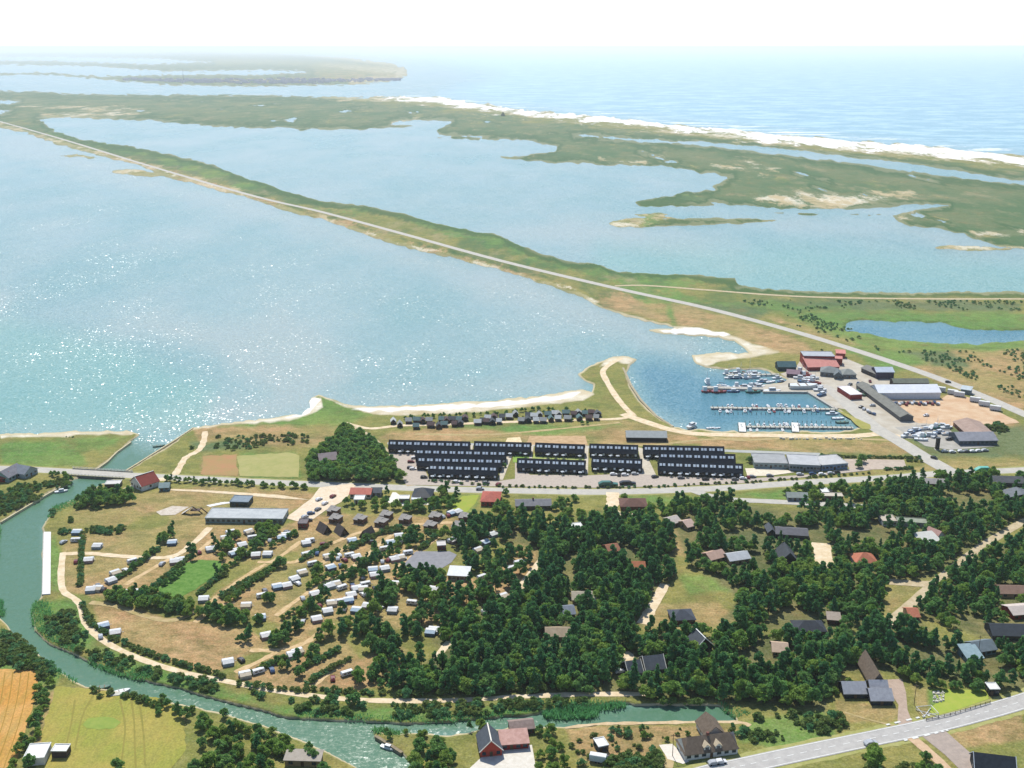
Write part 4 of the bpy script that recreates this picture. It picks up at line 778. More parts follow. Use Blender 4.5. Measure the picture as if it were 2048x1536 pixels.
ORD = ['first', 'second', 'third', 'fourth', 'fifth', 'sixth', 'seventh', 'eighth', 'ninth', 'tenth', 'eleventh', 'twelfth', 'thirteenth', 'fourteenth', 'fifteenth', 'sixteenth', 'seventeenth', 'eighteenth', 'nineteenth', 'twentieth', 'twenty first', 'twenty second', 'twenty third', 'twenty fourth', 'twenty fifth', 'twenty sixth', 'twenty seventh', 'twenty eighth']
for rown, row in (('beach side', upper), ('near side', lower)):
    for i, (x, y) in enumerate(row):
        wi = 9 + (i * 7 % 5); k1 = (i * 3 + len(row)) % 4; k2 = (i * 3 + len(row) + i // 4) % 5
        bld((x - wi / 2, y + 2), (x + wi / 2, y + 2 + (i % 3 - 1) * .4), 4.5, 2.2, 1.5, hutm[k1], hutr[k2], '%s hut with %s roof, %s from left, %s of the track' % (['black', 'dark green', 'dark red', 'slate grey'][k1], ['charcoal', 'grey', 'brown', 'whitish', 'teal'][k2], ORD[i], rown), 'gable' if i % 3 else 'cross', cat='hut', name='fishing_hut', win=1, group='fishing huts along the beach track', ww=.9, wh=.8)
# camp cabins with stepped mono-pitch roofs
cabB = MB().box(-3.1, 3.1, -3.1, 3.1, -.3, 2.7); cabw = cabB.mesh('wall', mat('77584a', '664a3e', 1, local=True))
cr1 = MB().slab([(-3.5, -3.5, 2.75), (.2, -3.5, 2.75), (.2, 3.5, 3.7), (-3.5, 3.5, 3.7)], .2).mesh('roof', mat('8b8781', '7d7973', .8, local=True)); cr2 = MB().slab([(-.3, -3.5, 3.75), (3.5, -3.5, 3.45), (3.5, 3.5, 2.95), (-.3, 3.5, 3.3)], .2).mesh('roof', mat('8b8781', '7d7973', .8, local=True))
ccl = MB().box(-.15, .05, -3.3, 3.3, 2.72, 3.5).mesh('clerestory', dglass); cwin = win_mesh(1.5, 1.2, dglass); cdk = MB().box(-3.1, 3.1, -5.2, -3.12, -.1, .25).mesh('deck', mat('a58a68', '957a58', 1.5)); cup = MB().box(-3.1, 3.1, -3.1, 3.1, 2.7, 2.74).mesh('gable_wall', mat('77584a', '664a3e', 1, local=True))
CABT = [('wall', cabw, None), ('roof', cr1, None), ('roof', cr2, None), ('clerestory', ccl, None), ('window', cwin, None, (-1.5, -3.13, 1.5)), ('door', win_mesh(1.0, 2.0, mat('5a4632', '4a3828', 1, .6), 'door'), None, (.4, -3.13, 1.0)), ('window', cwin, None, (2.0, -3.13, 1.5)), ('deck', cdk, None)]
CAB = [(668, 1027, 'upper of two close together beside the wide parking'), (672, 1043, 'lower of two close together beside the wide parking'), (721, 1044, 'third from the left, standing alone on the sandy ground'), (773, 1036, 'behind another cabin near the middle hedge'), (763, 1050, 'nearest the curved sandy track in the middle'), (811, 1044, 'in front of the low hedge right of the middle pair'), (871, 1039, 'just left of the caravan under the green lawn'), (861, 1057, 'at the sandy track fork, lower right'), (930, 1040, 'at the upper right end of the row by the trees'), (917, 1058, 'at the lower right end of the row half behind trees')]
for x, y, l in CAB: place('camp_cabin', CABT, P(x, y), R(-20 + (x % 7)), 'brown cabin with split roof, ' + l, 'cabin', 'brown camp cabins', .88); p = P(x, y); EXC.append((p.x, p.y, 6)); EXC.append((p.x, p.y - 6, 4))
aw = MB().add([(-2.6, -3.5, 0), (2.6, -3.5, 0), (0, -3.5, 4.2), (-2.6, 3.5, 0), (2.6, 3.5, 0), (0, 3.5, 4.2)], [(0, 1, 2), (4, 3, 5)]).mesh('gable_wall', mat('3c2f2a', '30241f', 1)); ar = MB().slab([(-2.9, -3.9, -.2), (0, -3.9, 4.4), (0, 3.9, 4.4), (-2.9, 3.9, -.2)], .15).slab([(0, -3.9, 4.4), (2.9, -3.9, -.2), (2.9, 3.9, -.2), (0, 3.9, 4.4)], .15).mesh('roof', mat('4c4440', '5b524c', .8))
AFR = [('gable_wall', aw, None), ('roof', ar, None), ('door', win_mesh(1, 1.9, dglass, 'door'), None, (0, -3.55, .95)), ('window', win_mesh(.8, .7, dglass), None, (0, -3.55, 2.6))]
for x, y, l, a in ((648, 1062, 'left of two beside the small green, next to a shrub', 40), (683, 1066, 'right of two beside the small green', 35), (735, 1072, 'alone at the fork of the sandy tracks', -30)): place('tent_cabin', AFR, P(x, y), R(a), 'steep brown tent shaped cabin, ' + l, 'cabin', 'steep tent shaped cabins'); p = P(x, y); EXC.append((p.x, p.y, 6))
bb("596,1057 614,1057", 6, 2.6, .4, mat('7a3a34', '6a302a', 1), mat('6d6668', '5d5658', .6), 'maroon hut at the end of the reception building', 'flat', cat='hut', name='hut', win=1)
bb("1141,1066 1166,1064", 6, 2.5, .3, whitew, white, 'narrow white roofed cabin alone at the top of the middle wood', 'flat', cat='cabin', name='cabin', win=1)
bb("896,1160 936,1162", 8, 2.5, .8, mat('9a9a8c', '8a8a7c', 1), mat('d6d8d6', 'c8cac8', .5), 'long white roofed service building under the tarmac pad', 'mono', cat='building', name='service_building', win=4)
bb("875,1101 892,1100", 5, 2.4, .3, mat('7a2c26', '6a241f', 1), mat('c9c4be', 'b9b4ae', .5), 'small dark red hut at the upper corner of the tarmac pad', 'flat', cat='hut', name='hut', win=1)
# timber play pyramid
e = link('climbing_frame', None, None, P(390, 1027)); tag(e, 'dark wooden play frame with two ramps on the camp playground', 'play frame')
link('frame', MB().tube((-6, 0, 0), (-1, 0, 4), .3).tube((4, 0, 0), (-1, 0, 4), .3).tube((7, 0, 0), (3, 1, 3), .3).mesh('frame', mat('54423a', '44342e', 1)), e); link('ramp', MB().slab([(-1, -1, 4), (-1, 1, 4), (-7, 1.5, .1), (-7, -1.5, .1)][::-1], .2).mesh('ramp', mat('c9c2b4', 'b9b2a4', 1)), e); link('platform', MB().box(-2, 3, -1.5, 1.5, 2, 2.3).mesh('platform', mat('54423a', '44342e', 1)), e)
# ------------------------------------------------------------------ caravans
def profile(pts, w, m, name):     # side outline (x, z) given width w in y
    n = len(pts); mb = MB(); v = []
    for yy, ins in ((-w / 2, 0), (w / 2, 0)): v += [(x, yy, z) for x, z in pts]
    mb.add(v, [tuple(range(n)), tuple(range(2 * n - 1, n - 1, -1))] + [(i, i + n, (i + 1) % n + n, (i + 1) % n) for i in range(n)])
    return mb.mesh(name, m)
cw = mat('d9dad8', 'cbccca', 1.2, .4, .5, local=True); awm = [mat('8f9aa0', '7f8a90', 1, .9, .1), mat('5e6e80', '506072', 1, .9, .1), mat('b9b2a2', 'a9a292', 1, .9, .1), mat('a58a86', '957a76', 1, .9, .1)]
tyre = mat('17181a', '1f2022', 2, .9, .1)
cbody = profile([(-2.9, .5), (2.7, .5), (3.05, 1.3), (2.75, 2.55), (-2.7, 2.55), (-3.05, 1.6)], 2.3, cw, 'body')
croof = MB().box(-2.75, 2.75, -1.12, 1.12, 2.55, 2.66, .12).mesh('roof', mat('cfd0ce', 'b9bab8', 1.2, .4, .5, local=True))
cwinm = MB().box(-1.9, -.7, -1.19, -1.16, 1.35, 2.0).box(.1, 1.7, -1.19, -1.16, 1.35, 2.0).mesh('window', dglass); cwh = MB().cyl(0, 0, -1.2, -.95, .34, axis='y').cyl(0, 0, .95, 1.2, .34, axis='y').mesh('wheel', tyre)
chit = MB().tube((2.7, -.5, .5), (4.1, 0, .5), .05).tube((2.7, .5, .5), (4.1, 0, .5), .05).cyl(3.8, 0, 0, .5, .06).mesh('drawbar', metal)
CT = []
for i, am in enumerate(awm):
    awn = MB().add([(-2.6, -1.17, 0), (2.6, -1.17, 0), (2.6, -3.7, 0), (-2.6, -3.7, 0), (-2.6, -1.17, 2.5), (2.6, -1.17, 2.5), (2.6, -3.7, 1.95), (-2.6, -3.7, 1.95)], [(3, 2, 6, 7), (2, 1, 5, 6), (0, 3, 7, 4)]).mesh('awning', am)
    awr = MB().slab([(-2.65, -3.8, 1.98), (2.65, -3.8, 1.98), (2.65, -1.16, 2.56), (-2.65, -1.16, 2.56)], .05).mesh('awning_roof', mat(*[('c4c5c2', 'b0b1ae'), ('9fb0bc', '8c9ca8'), ('b8ad98', 'a59a86'), ('c6c4c0', 'b4b2ae')][i], 1.5, .8, .1))
    CT.append([('body', cbody, None), ('roof', croof, 0), ('window', cwinm, 0), ('wheel', cwh, None, (-.3, 0, .34)), ('drawbar', chit, None), ('awning', awn, None), ('awning_roof', awr, 5)])
CT.append([('body', cbody, None), ('roof', croof, 0), ('window', cwinm, 0), ('wheel', cwh, None, (-.3, 0, .34)), ('drawbar', chit, None)])
AWN = ['grey', 'blue', 'beige', 'pink', 'no']
ROWS = [
 ('on the open lawn nearest the canal', "155,1066 152,1083 178,1122 196,1094", 8),
 ('by the hedge of the middle tan lawn', "221,1163 230,1148 265,1125", 45),
 ('at the lower edge of the left lawns', "183,1181 196,1179 262,1187 278,1186", 8),
 ('on plots left of the green lawn', "345,1087 350,1125 360,1122", 15),
 ('in the row behind the reception building', "461,1067 451,1078 497,1066 421,1100 505,1078 484,1092 476,1103 467,1109", 30),
 ('under the tall hedge at the cross lane', "536,1110 512,1112", 4),
 ('on the plots beside the wide parking', "563,1077 572,1072 612,1088 620,1084 613,1111", 25),
 ('on the lane right of the wide parking', "704,1083 699,1113 656,1115 712,1116", 25),
 ('in the white row along the fourth hedge', "625,1130 660,1137 604,1147 588,1160 554,1175 573,1173 524,1194", 32),
 ('by the hedge under the bright green lawn', "408,1200 493,1213", 8),
 ('in the double row among the pines', "769,1139 749,1152 731,1171 713,1179 726,1180 702,1192 697,1202 679,1206 655,1224 633,1240 746,1141 664,1208", 16),
 ('left of the dense double row', "684,1178 658,1174 629,1190 671,1170", 35),
 ('on the lane left of the tarmac pad', "798,1074 781,1087 769,1100 788,1120 800,1117 816,1108", 18),
 ('scattered under the pines below the tarmac pad', "792,1170 786,1222 736,1214 824,1208 868,1181 714,1222 862,1266 868,1262", -12),
 ('in the trees right of the tarmac pad', "903,1083 969,1087 955,1102 984,1071 902,1028 913,1026 1037,1128 1022,1140 964,1157 973,1226 1005,1195", 40),
 ('on the lowest plots beside the river path', "456,1326 490,1351 517,1346 585,1311 594,1306 694,1350 532,1273 521,1237 207,1253 231,1267", 25)]
CBY = []
for desc, pts, ang in ROWS:
    q = sorted(T(pts))
    for i, (x, y) in enumerate(q):
        k = (i * 7 + len(desc)) % 5; p = P(x, y)
        EXC.append((p.x, p.y, 4)); EXC.append((p.x, p.y - 6, 3.2))
        CBY.append((p, ang, ORD[i], desc, k))
        place('caravan', CT[k], p, R(ang + rnd.uniform(-9, 9)), 'caravan with %s awning, %s from left %s' % (AWN[k], ORD[i], desc), 'caravan', 'caravans on the camping ground', (.84, .8, .74))
# parasol-like small tents and picnic things read as tiny pale dots near some caravans
# ------------------------------------------------------------------ cars
def carT(body):
    b = profile([(-2.1, .35), (2.05, .35), (2.15, .75), (1.1, .95), (.5, 1.42), (-1.3, 1.45), (-2.0, 1.0), (-2.15, .8)], 1.75, body, 'body')
    g = MB().box(-1.5, .75, -.89, .89, .95, 1.32, .06).mesh('side_glass', dglass); r = MB().box(-1.25, .45, -.78, .78, 1.451, 1.5, .05).mesh('roof', body)
    wsh = MB().add([(1.08, -.75, .97), (1.08, .75, .97), (.53, .7, 1.41), (.53, -.7, 1.41)], [(0, 1, 2, 3)]).mesh('windscreen', dglass)
    wh = [MB().cyl(0, 0, s * .9 - .1, s * .9 + .1, .32, axis='y').mesh('wheel', tyre) for s in (-1, 1)]
    return [('body', b, None), ('roof', r, 0), ('side_glass', g, None), ('windscreen', wsh, None, (.02, 0, .02))] + [('wheel', wh[j], None, (x, 0, .32)) for x in (-1.35, 1.35) for j in (0, 1)]
cm = lambda h: mat(h, h, 1, .3, .6)
CARS = {n: carT(cm(h)) for n, h in (('white', 'd8d8d8'), ('silver', 'a9adb0'), ('black', '1c1e20'), ('dark red', '6c1c1c'), ('blue', '2e4a6e'), ('grey', '66696c'))}
def car(x, y, a, c, lab, grp=None, s=1.0): place('parked_car' if grp else 'car', CARS[c], P(x, y, GZ + .13), R(a), lab, 'car', grp, s)
car(1741, 1489, 16, 'silver', 'silver grey car driving on the near road left of the junction', s=1.15)
for x, y, a, c, l in ((829, 917, 10, 'white', 'upper left terraces'), (822, 925, 0, 'dark red', 'upper left terraces'), (821, 937, 0, 'black', 'upper left terraces'), (826, 939, 0, 'white', 'upper left terraces'), (848, 956, 0, 'black', 'upper left terraces'), (913, 965, 5, 'white', 'front left terrace'), (972, 967, 3, 'grey', 'front left terrace'), (997, 970, 60, 'dark red', 'front left terrace'),
   (1227, 950, 0, 'white', 'short middle terrace'), (1238, 951, 80, 'black', 'short middle terrace'), (1250, 951, 0, 'white', 'short middle terrace'), (1270, 949, 0, 'silver', 'short middle terrace'), (1310, 955, 20, 'black', 'right terraces'), (1362, 957, 0, 'grey', 'right terraces'), (1411, 960, 0, 'black', 'right terraces'), (1470, 960, 0, 'grey', 'right terraces'), (1486, 958, 0, 'white', 'right terraces'), (1496, 956, 90, 'dark red', 'right terraces')):
    car(x, y, a, c, c + ' car parked beside the %s, near %s' % (l, 'its left end' if x in (829, 913, 1227, 1310) else 'the %dth pixel' % x if 0 else 'the paved forecourt'), 'cars parked by the terraces')
place('van', carT(cm('2f6a5a')), P(1216, 972, GZ + .13), R(2), 'dark green van parked on the forecourt at the road edge', 'van', None, (2.6, 1.6, 2.0))
place('van', carT(cm('1d1f22')), P(1255, 969, GZ + .13), R(2), 'black van right of the dark green one on the forecourt', 'van', None, (2.2, 1.4, 1.5))
place('truck', carT(cm('5fae9a')), P(1971, 946, GZ + .1), R(1), 'turquoise and white truck driving on the main road at the right', 'truck', None, (3.0, 1.7, 2.6))
i = 0
for x, y, a in ((650, 1008, 60), (636, 1020, 60), (622, 1028, 20), (666, 994, 60), (617, 1042, 20), (610, 1035, 50), (638, 1000, 50), (575, 1066, 10), (500, 1068, 20), (648, 1090, 20), (745, 1086, 5), (805, 1119, 10)):
    c = list(CARS)[(i * 5) % 6]; car(x, y, a, c, c + ' car parked on the sandy camp ground, %s from the left' % ORD[sorted([500, 575, 610, 617, 622, 636, 638, 648, 650, 666, 745, 805]).index(x)], 'cars on the camping ground'); i += 1
for i, (x, y, a) in enumerate(((1660, 983, 5), (1540, 953, 0), (1600, 950, 0), (1625, 949, 0), (1644, 950, 0), (1662, 948, 4), (1673, 946, 8), (1505, 955, 0))):
    car(x, y, a, ['white', 'grey', 'silver', 'blue', 'white', 'silver', 'black', 'grey'][i], '%s car parked in front of the seaside centre, %s from the left' % (['white', 'grey', 'silver', 'blue', 'white', 'silver', 'black', 'grey'][i], ORD[sorted([1660, 1540, 1600, 1625, 1644, 1662, 1673, 1505]).index(x)]), 'cars at the seaside centre')
for i in range(24):
    x = 1776 + i * 4.4; c = list(CARS)[(i * 7 + 1) % 6] if i % 9 else 'dark red'
    car(x + rnd.uniform(-1, 1), 806 + rnd.uniform(-.5, 3) + (i % 3), 80 + rnd.uniform(-15, 15), c, '%s car, %s from the left in the line below the white boat hall' % (c, ORD[i]), 'cars parked below the white boat hall')
for i, (x, y) in enumerate(((1722, 815), (1728, 819), (1735, 822), (1738, 826), (1746, 829), (1786, 823), (1795, 827), (1745, 812), (1852, 832), (1700, 770), (1716, 768), (1740, 764))):
    c = list(CARS)[(i * 5 + 2) % 6]; car(x, y, 40 + i * 20, c, '%s car on the harbour yard, %s from the left' % (c, ORD[sorted([1722, 1728, 1735, 1738, 1746, 1786, 1795, 1745, 1852, 1700, 1716, 1740]).index(x)]), 'cars on the harbour yard')
for i, (x, y) in enumerate(((1905, 905), (1890, 904), (1922, 904), (1934, 904), (1946, 904), (1958, 903), (1970, 902), (1898, 880), (1903, 878))):
    c = ['white', 'silver', 'white', 'grey', 'white', 'white', 'silver', 'black', 'grey'][i]; car(x, y, 5, c, '%s car parked before the museum wing, %s from the left' % (c, ORD[sorted([1905, 1890, 1922, 1934, 1946, 1958, 1970, 1898, 1903]).index(x)]), 'cars before the museum')
car(1441, 1526, 12, 'white', 'white car parked in front of the white thatched house'); car(1428, 1528, 12, 'silver', 'silver car behind the white one at the thatched house')
car(1212, 1519, -30, 'grey', 'grey car beside the small trailer in the meadow'); car(1240, 1345, 20, 'white', 'white car half hidden left of the dark cottages'); car(1873, 781, -20, 'black', 'black car on the dike road near the white hall') if 0 else None
car(1896, 765, -18, 'black', 'black car alone on the dike road above the white hall'); car(960, 979, 2, 'silver', 'silver car on the road verge left of the deep red roof', s=1.1); car(1868, 917, -50, 'black', 'small black car on the harbour access road')
for i, (pp, ang_, od, ds, k) in enumerate(CBY):
    if i % 5 in (1, 3): continue
    a_ = R(ang_); c = list(CARS)[(i * 7 + 1) % 6]; s_ = 1 if i % 2 else -1
    place('parked_car', CARS[c], (pp.x + math.cos(a_) * 5.6 * s_, pp.y + math.sin(a_) * 5.6 * s_ - 1, GZ + .02), a_ + R(60 + (i * 17) % 50), '%s car by the %s caravan from left %s' % (c.replace('dark ', ''), od, ds), 'car', 'cars parked beside the caravans')
# trailers in the line by the dike road
tr = [('body', MB().box(-3, 3, -1.2, 1.2, .6, 2.9, .06).mesh('body', mat('c9cdd0', 'b9bdc0', 1, .5)), None), ('roof', MB().box(-2.9, 2.9, -1.1, 1.1, 2.9, 3.0, .1).mesh('roof', white), 0), ('wheel', cwh, None, (-.6, 0, .34)), ('wheel', cwh, None, (.5, 0, .34)), ('drawbar', chit, None)]
for i, (x, y) in enumerate(((1880, 783), (1905, 789), (1918, 793), (1950, 804), (1968, 812), (1990, 821))): place('trailer', tr, P(x, y), R(-30), 'pale box trailer, %s from the left in the line along the dike road' % ORD[i], 'trailer', 'trailers along the dike road', 1.2)
place('trailer', tr, P(1196, 1523), R(-15), 'white flat trailer beside the small shed in the meadow', 'trailer')

# ------------------------------------------------------------------ boats and jetties
def hullmesh(L_, Wd, H, m, name='hull'):
    st = [(-.5, .72, 0), (-.3, .95, 0), (0, 1, 0), (.25, .86, .05), (.4, .5, .14), (.5, .03, .25)]; v = []; f = []
    for x, wv, rise in st: v += [(x * L_, -wv * Wd / 2, H * (1 + rise)), (x * L_ * .96, -wv * Wd * .32, -.25), (x * L_ * .96, wv * Wd * .32, -.25), (x * L_, wv * Wd / 2, H * (1 + rise))]
    for i in range(len(st) - 1):
        a = i * 4
        for j in range(3): f.append((a + j, a + j + 1, a + 5 + j, a + 4 + j))
        f.append((a + 3, a, a + 4, a + 7))
    f += [(0, 3, 2, 1), (20, 21, 22, 23)]
    mb = MB().add(v, f); return mb.mesh(name, m)
def boatT(kind, h, c):
    t = [('hull', hullmesh(8, 2.8, .9, h), None)]
    if kind == 'sail': t += [('cabin', MB().box(-1.4, 1.8, -.8, .8, .9, 1.45, .15).mesh('cabin', c), None), ('mast', MB().cyl(.6, 0, 1, 10, .07, .05, 5).tube((.6, 0, 2.2), (-3, 0, 2.1), .06, n=4).mesh('mast', metal), None), ('sail_cover', MB().tube((.5, 0, 2.35), (-2.8, 0, 2.25), .16, n=5).mesh('sail_cover', mat('2b4468', '223858', 1)), 2), ('cockpit', MB().box(-3.2, -1.5, -.7, .7, .88, .95).mesh('cockpit', mat('a58a68', '957a58', 1)), None)]
    elif kind == 'motor': t += [('cabin', MB().box(-1.6, 1.6, -1, 1, .9, 2.1, .2).mesh('cabin', c), None), ('window', MB().box(-1.5, 1.5, -1.01, 1.01, 1.45, 1.8).mesh('window', dglass), 1), ('foredeck', MB().box(1.7, 3.0, -.6, .6, .9, 1.05, .2).mesh('foredeck', c), None)]
    elif kind == 'fishing': t += [('wheelhouse', MB().box(-3, -.8, -1, 1, .9, 3.3, .12).mesh('wheelhouse', c), None), ('window', MB().box(-.95, -.8, -.8, .8, 2.3, 2.9).mesh('window', dglass), 1), ('mast', MB().cyl(-.3, 0, 1, 7, .1, .06, 5).tube((-.3, 0, 6), (3.4, 0, 1.5), .04, n=4).mesh('mast', metal), None), ('hatch', MB().box(.4, 2, -.7, .7, .9, 1.3, .1).mesh('hatch', brownw), None)]
    else: t += [('thwart', MB().box(-1.5, -1.1, -1.1, 1.1, .75, .95).box(.8, 1.2, -1.1, 1.1, .75, .95).mesh('thwart', mat('7a6248', '6a5238', 1)), None), ('engine', MB().box(-4.2, -3.9, -.2, .2, .2, 1.3).mesh('engine', tyre), None)]
    return t
cmt = mat('d9dcdb', 'cbcecd', 1, .35, .5)
BT = {('sail', 'white'): boatT('sail', cmt, cmt), ('motor', 'white'): boatT('motor', cmt, cmt), ('fishing', 'white'): boatT('fishing', cmt, cmt), ('rowing', 'white'): boatT('rowing', cmt, cmt), ('motor', 'blue'): boatT('motor', cm('2d5478'), cmt), ('fishing', 'green'): boatT('fishing', cm('2a6a58'), cmt), ('fishing', 'red'): boatT('fishing', cm('8a2c22'), cmt), ('sail', 'blue'): boatT('sail', cm('2c4668'), cmt), ('rowing', 'green'): boatT('rowing', cm('4d6e58'), cmt), ('motor', 'red'): boatT('motor', cm('9a3a30'), cmt)}
def boat(x, y, a, kind, col, lab, grp=None, s=1.0, z=0.0): place({'sail': 'sailing_boat', 'motor': 'motor_boat', 'fishing': 'fishing_boat', 'rowing': 'rowing_boat'}[kind], BT[(kind, col)], P(x, y, z), R(a), lab, 'boat', grp, s)
KN = {'sail': 'sailing boat', 'motor': 'motor boat', 'fishing': 'fishing boat', 'rowing': 'open boat'}
def boatrow(pts, desc, ang, grp, kinds, s=.85, z=0.0):
    q = sorted(T(pts)) if isinstance(pts, str) else sorted(pts)
    for i, (x, y) in enumerate(q):
        k = kinds[i % len(kinds)]; boat(x, y, ang + rnd.uniform(-6, 6), k[0], k[1], '%s %s, %s from the left %s' % (k[1], KN[k[0]], ORD[i], desc), grp, s * rnd.uniform(.9, 1.15), z)
W_ = ('motor', 'white'); S_ = ('sail', 'white'); R_ = ('rowing', 'white'); Fw = ('fishing', 'white')
boatrow("1458,749 1470,749 1482,747 1497,747 1509,749", 'along the back of the outermost north jetty', 5, 'boats at the outermost north jetty', [Fw, W_, ('fishing', 'green'), S_, W_], 1.2)
boatrow("1460,757 1472,757 1484,756 1496,757 1507,756", 'along the front of the outermost north jetty', 5, 'boats at the outermost north jetty', [W_, ('motor', 'blue'), Fw, Fw, W_], 1.2)
boatrow("1522,763 1530,764 1554,757 1563,764 1541,765 1516,770 1502,772 1512,772", 'in the inner corner of the north basin', 20, 'boats in the north basin', [W_, ('motor', 'blue'), R_], 1.0)
boatrow([(1479 + k * 9.5, 775) for k in range(5)], 'along the back of the concrete mole', 0, 'boats along the mole', [Fw, W_, S_, ('fishing', 'green'), W_], 1.1)
boat(1414, 766, 90, 'fishing', 'white', 'large white cutter moored at the outer end of the mole', 'boats along the mole', 1.35); boat(1447, 774, -30, 'sail', 'white', 'white sailing boat with raised boom behind the middle of the mole', 'boats along the mole', 1.3)
boat(1416, 784, 0, 'fishing', 'red', 'red fishing cutter lying in front of the outer end of the mole', 'boats along the mole', 1.25); boat(1438, 785, 0, 'fishing', 'red', 'red fishing cutter, second along the front of the mole', 'boats along the mole', 1.4); boat(1467, 784, 0, 'motor', 'blue', 'blue motor boat before the middle of the mole', 'boats along the mole', 1.2)
boat(1506, 785, 0, 'fishing', 'green', 'green fishing cutter before the inner part of the mole', 'boats along the mole', 1.4); boat(1544, 784, 2, 'motor', 'white', 'long white launch against the inner mole wall', 'boats along the mole', 1.6)
boatrow([(1440, 823), (1454, 824), (1462, 824), (1490, 823), (1500, 822), (1538, 824), (1548, 823), (1570, 824), (1578, 824), (1608, 824), (1626, 822), (1634, 822)], 'along the near side of the middle jetty', 80, 'boats at the middle jetty', [W_, R_, W_, S_, ('motor', 'blue'), W_, ('motor', 'red')], .75)
boatrow([(1456, 813), (1464, 813), (1506, 812), (1513, 813), (1536, 813), (1556, 812), (1562, 812), (1572, 813), (1586, 814), (1598, 814), (1615, 814), (1630, 815)], 'along the far side of the middle jetty', 85, 'boats at the middle jetty', [W_, W_, S_, ('motor', 'red'), R_, W_], .75)
boatrow([(1500, 852), (1516, 851), (1528, 851), (1541, 852), (1548, 851), (1560, 851), (1568, 850), (1574, 850), (1598, 852), (1612, 852), (1623, 852), (1632, 852), (1645, 854)], 'along the far side of the south jetty', 85, 'boats at the south jetty', [W_, S_, W_, R_], .7)
boatrow([(1501, 861), (1514, 861), (1565, 861)], 'on the near side of the south jetty', 80, 'boats at the south jetty', [R_], .6)
boatrow("1664,829 1676,838 1685,846", 'moored at the grass wedge in the inner harbour', 5, 'boats at the grass wedge', [W_, R_, ('rowing', 'green')], 1.2)
boat(1384, 853, 48, 'motor', 'white', 'large white boat pulled up on the shore left of the harbour', None, 1.3, .9); boatrow("1421,857 1434,857", 'near the shore left of the south jetty', 10, None, [R_], .7)
boat(123, 984, 22, 'motor', 'white', 'white motor boat moored at the river bank below the bridge', None, .9); boat(318, 893, 20, 'rowing', 'green', 'dark open boat at the right bank of the canal mouth', None, .9); boat(776, 1497, -25, 'motor', 'white', 'small grey and white boat by the timber landing at the river fork', None, .75); boat(205, 1376, 15, 'rowing', 'green', 'dark open boat against the lower river bank', None, .8); boat(244, 1384, 25, 'rowing', 'white', 'white open boat at the lower river landing', None, .8)
# boats laid up on land
for i, (x, y) in enumerate(((1812, 872), (1820, 867), (1828, 874), (1836, 870), (1846, 874), (1858, 872), (1868, 872), (1830, 862), (1850, 858), (1862, 856), (1874, 855), (1885, 853), (1893, 856), (1878, 866), (1896, 869), (1842, 880))):
    c = [W_, ('motor', 'blue'), S_, R_, ('fishing', 'green'), W_][i % 6]; boat(x, y, rnd.uniform(-30, 60), c[0], c[1], '%s %s laid up on land beside the museum, %s from the left' % (c[1], KN[c[0]], ORD[sorted([1812, 1820, 1828, 1836, 1846, 1858, 1868, 1830, 1850, 1862, 1874, 1885, 1893, 1878, 1896, 1842]).index(x)]), 'boats laid up beside the museum', 1.1, 1.35)
for i, (x, y) in enumerate(((1600, 757), (1612, 752), (1608, 765), (1618, 762), (1625, 757), (1630, 766), (1622, 774), (1634, 774), (1640, 781), (1605, 746), (1644, 790), (1722, 782), (1733, 789), (1742, 792))):
    c = [W_, ('fishing', 'red'), ('motor', 'blue'), R_][i % 4] if i < 11 else ('rowing', 'green'); boat(x, y, rnd.uniform(-40, 40), c[0], c[1], '%s %s standing on the harbour yard, %s from the left' % (c[1], KN[c[0]], ORD[sorted([1600, 1612, 1608, 1618, 1625, 1630, 1622, 1634, 1640, 1605, 1644, 1722, 1733, 1742]).index(x)]), 'boats standing on the harbour yard', 1.25, 1.35)
place('rowing_boat', BT[('rowing', 'white')], P(1606, 775, 1.5), R(3), 'big open wooden hull on the slip at the inner end of the mole', 'boat', None, 2.6)
# jetties
def jetty(A, Bp, wd, label, h=1.2, n=16, m=None, thick=.3, posts=True, name='jetty', cat='jetty'):
    a, b = P(*A, 0), P(*Bp, 0); mid = (a + b) / 2; yaw = math.atan2(b.y - a.y, b.x - a.x); L_ = (b - a).length; e = link(name, None, None, (mid.x, mid.y, 0), yaw); tag(e, label, cat)
    k = int(L_ // 3)
    link('deck', MB().box(-L_ / 2, L_ / 2, -wd / 2, wd / 2, h - thick, h).mesh('deck', m or mat('b8b6a8', 'a5a396', 1, .85)), e)
    if posts:
        pm = MB().cyl(0, 0, -2, h + .9, .22, n=6).mesh('post', mat('8e8c7e', '7c7a6e', 1, .9)); 
        for i in range(n):
            for sg in (-1, 1): link('post', pm, e, (-L_ / 2 + (i + .5) * L_ / n, sg * (wd / 2 + .2), 0))
    return e
jetty((1452, 752.5), (1558, 751), 3, 'outermost timber jetty of the north basin', n=10)
mo = jetty((1405, 778), (1527, 781), 5, 'long concrete mole with a red edged outer end', 1.6, posts=False, m=concrete, thick=3, name='mole', cat='mole')
jetty((1421, 818), (1674, 821), 3.4, 'long pale middle jetty crossing the harbour', n=26); jetty((1478, 856), (1706, 858), 3, 'south jetty parallel to the sandy shore', n=24)
for x, l in ((1483, 'left'), (1589, 'right')): jetty((x, 849), (x + 2, 867), 4.5, l + ' broad white gangway from the shore to the south jetty', 1.4, n=3, m=white, name='gangway', cat='gangway')
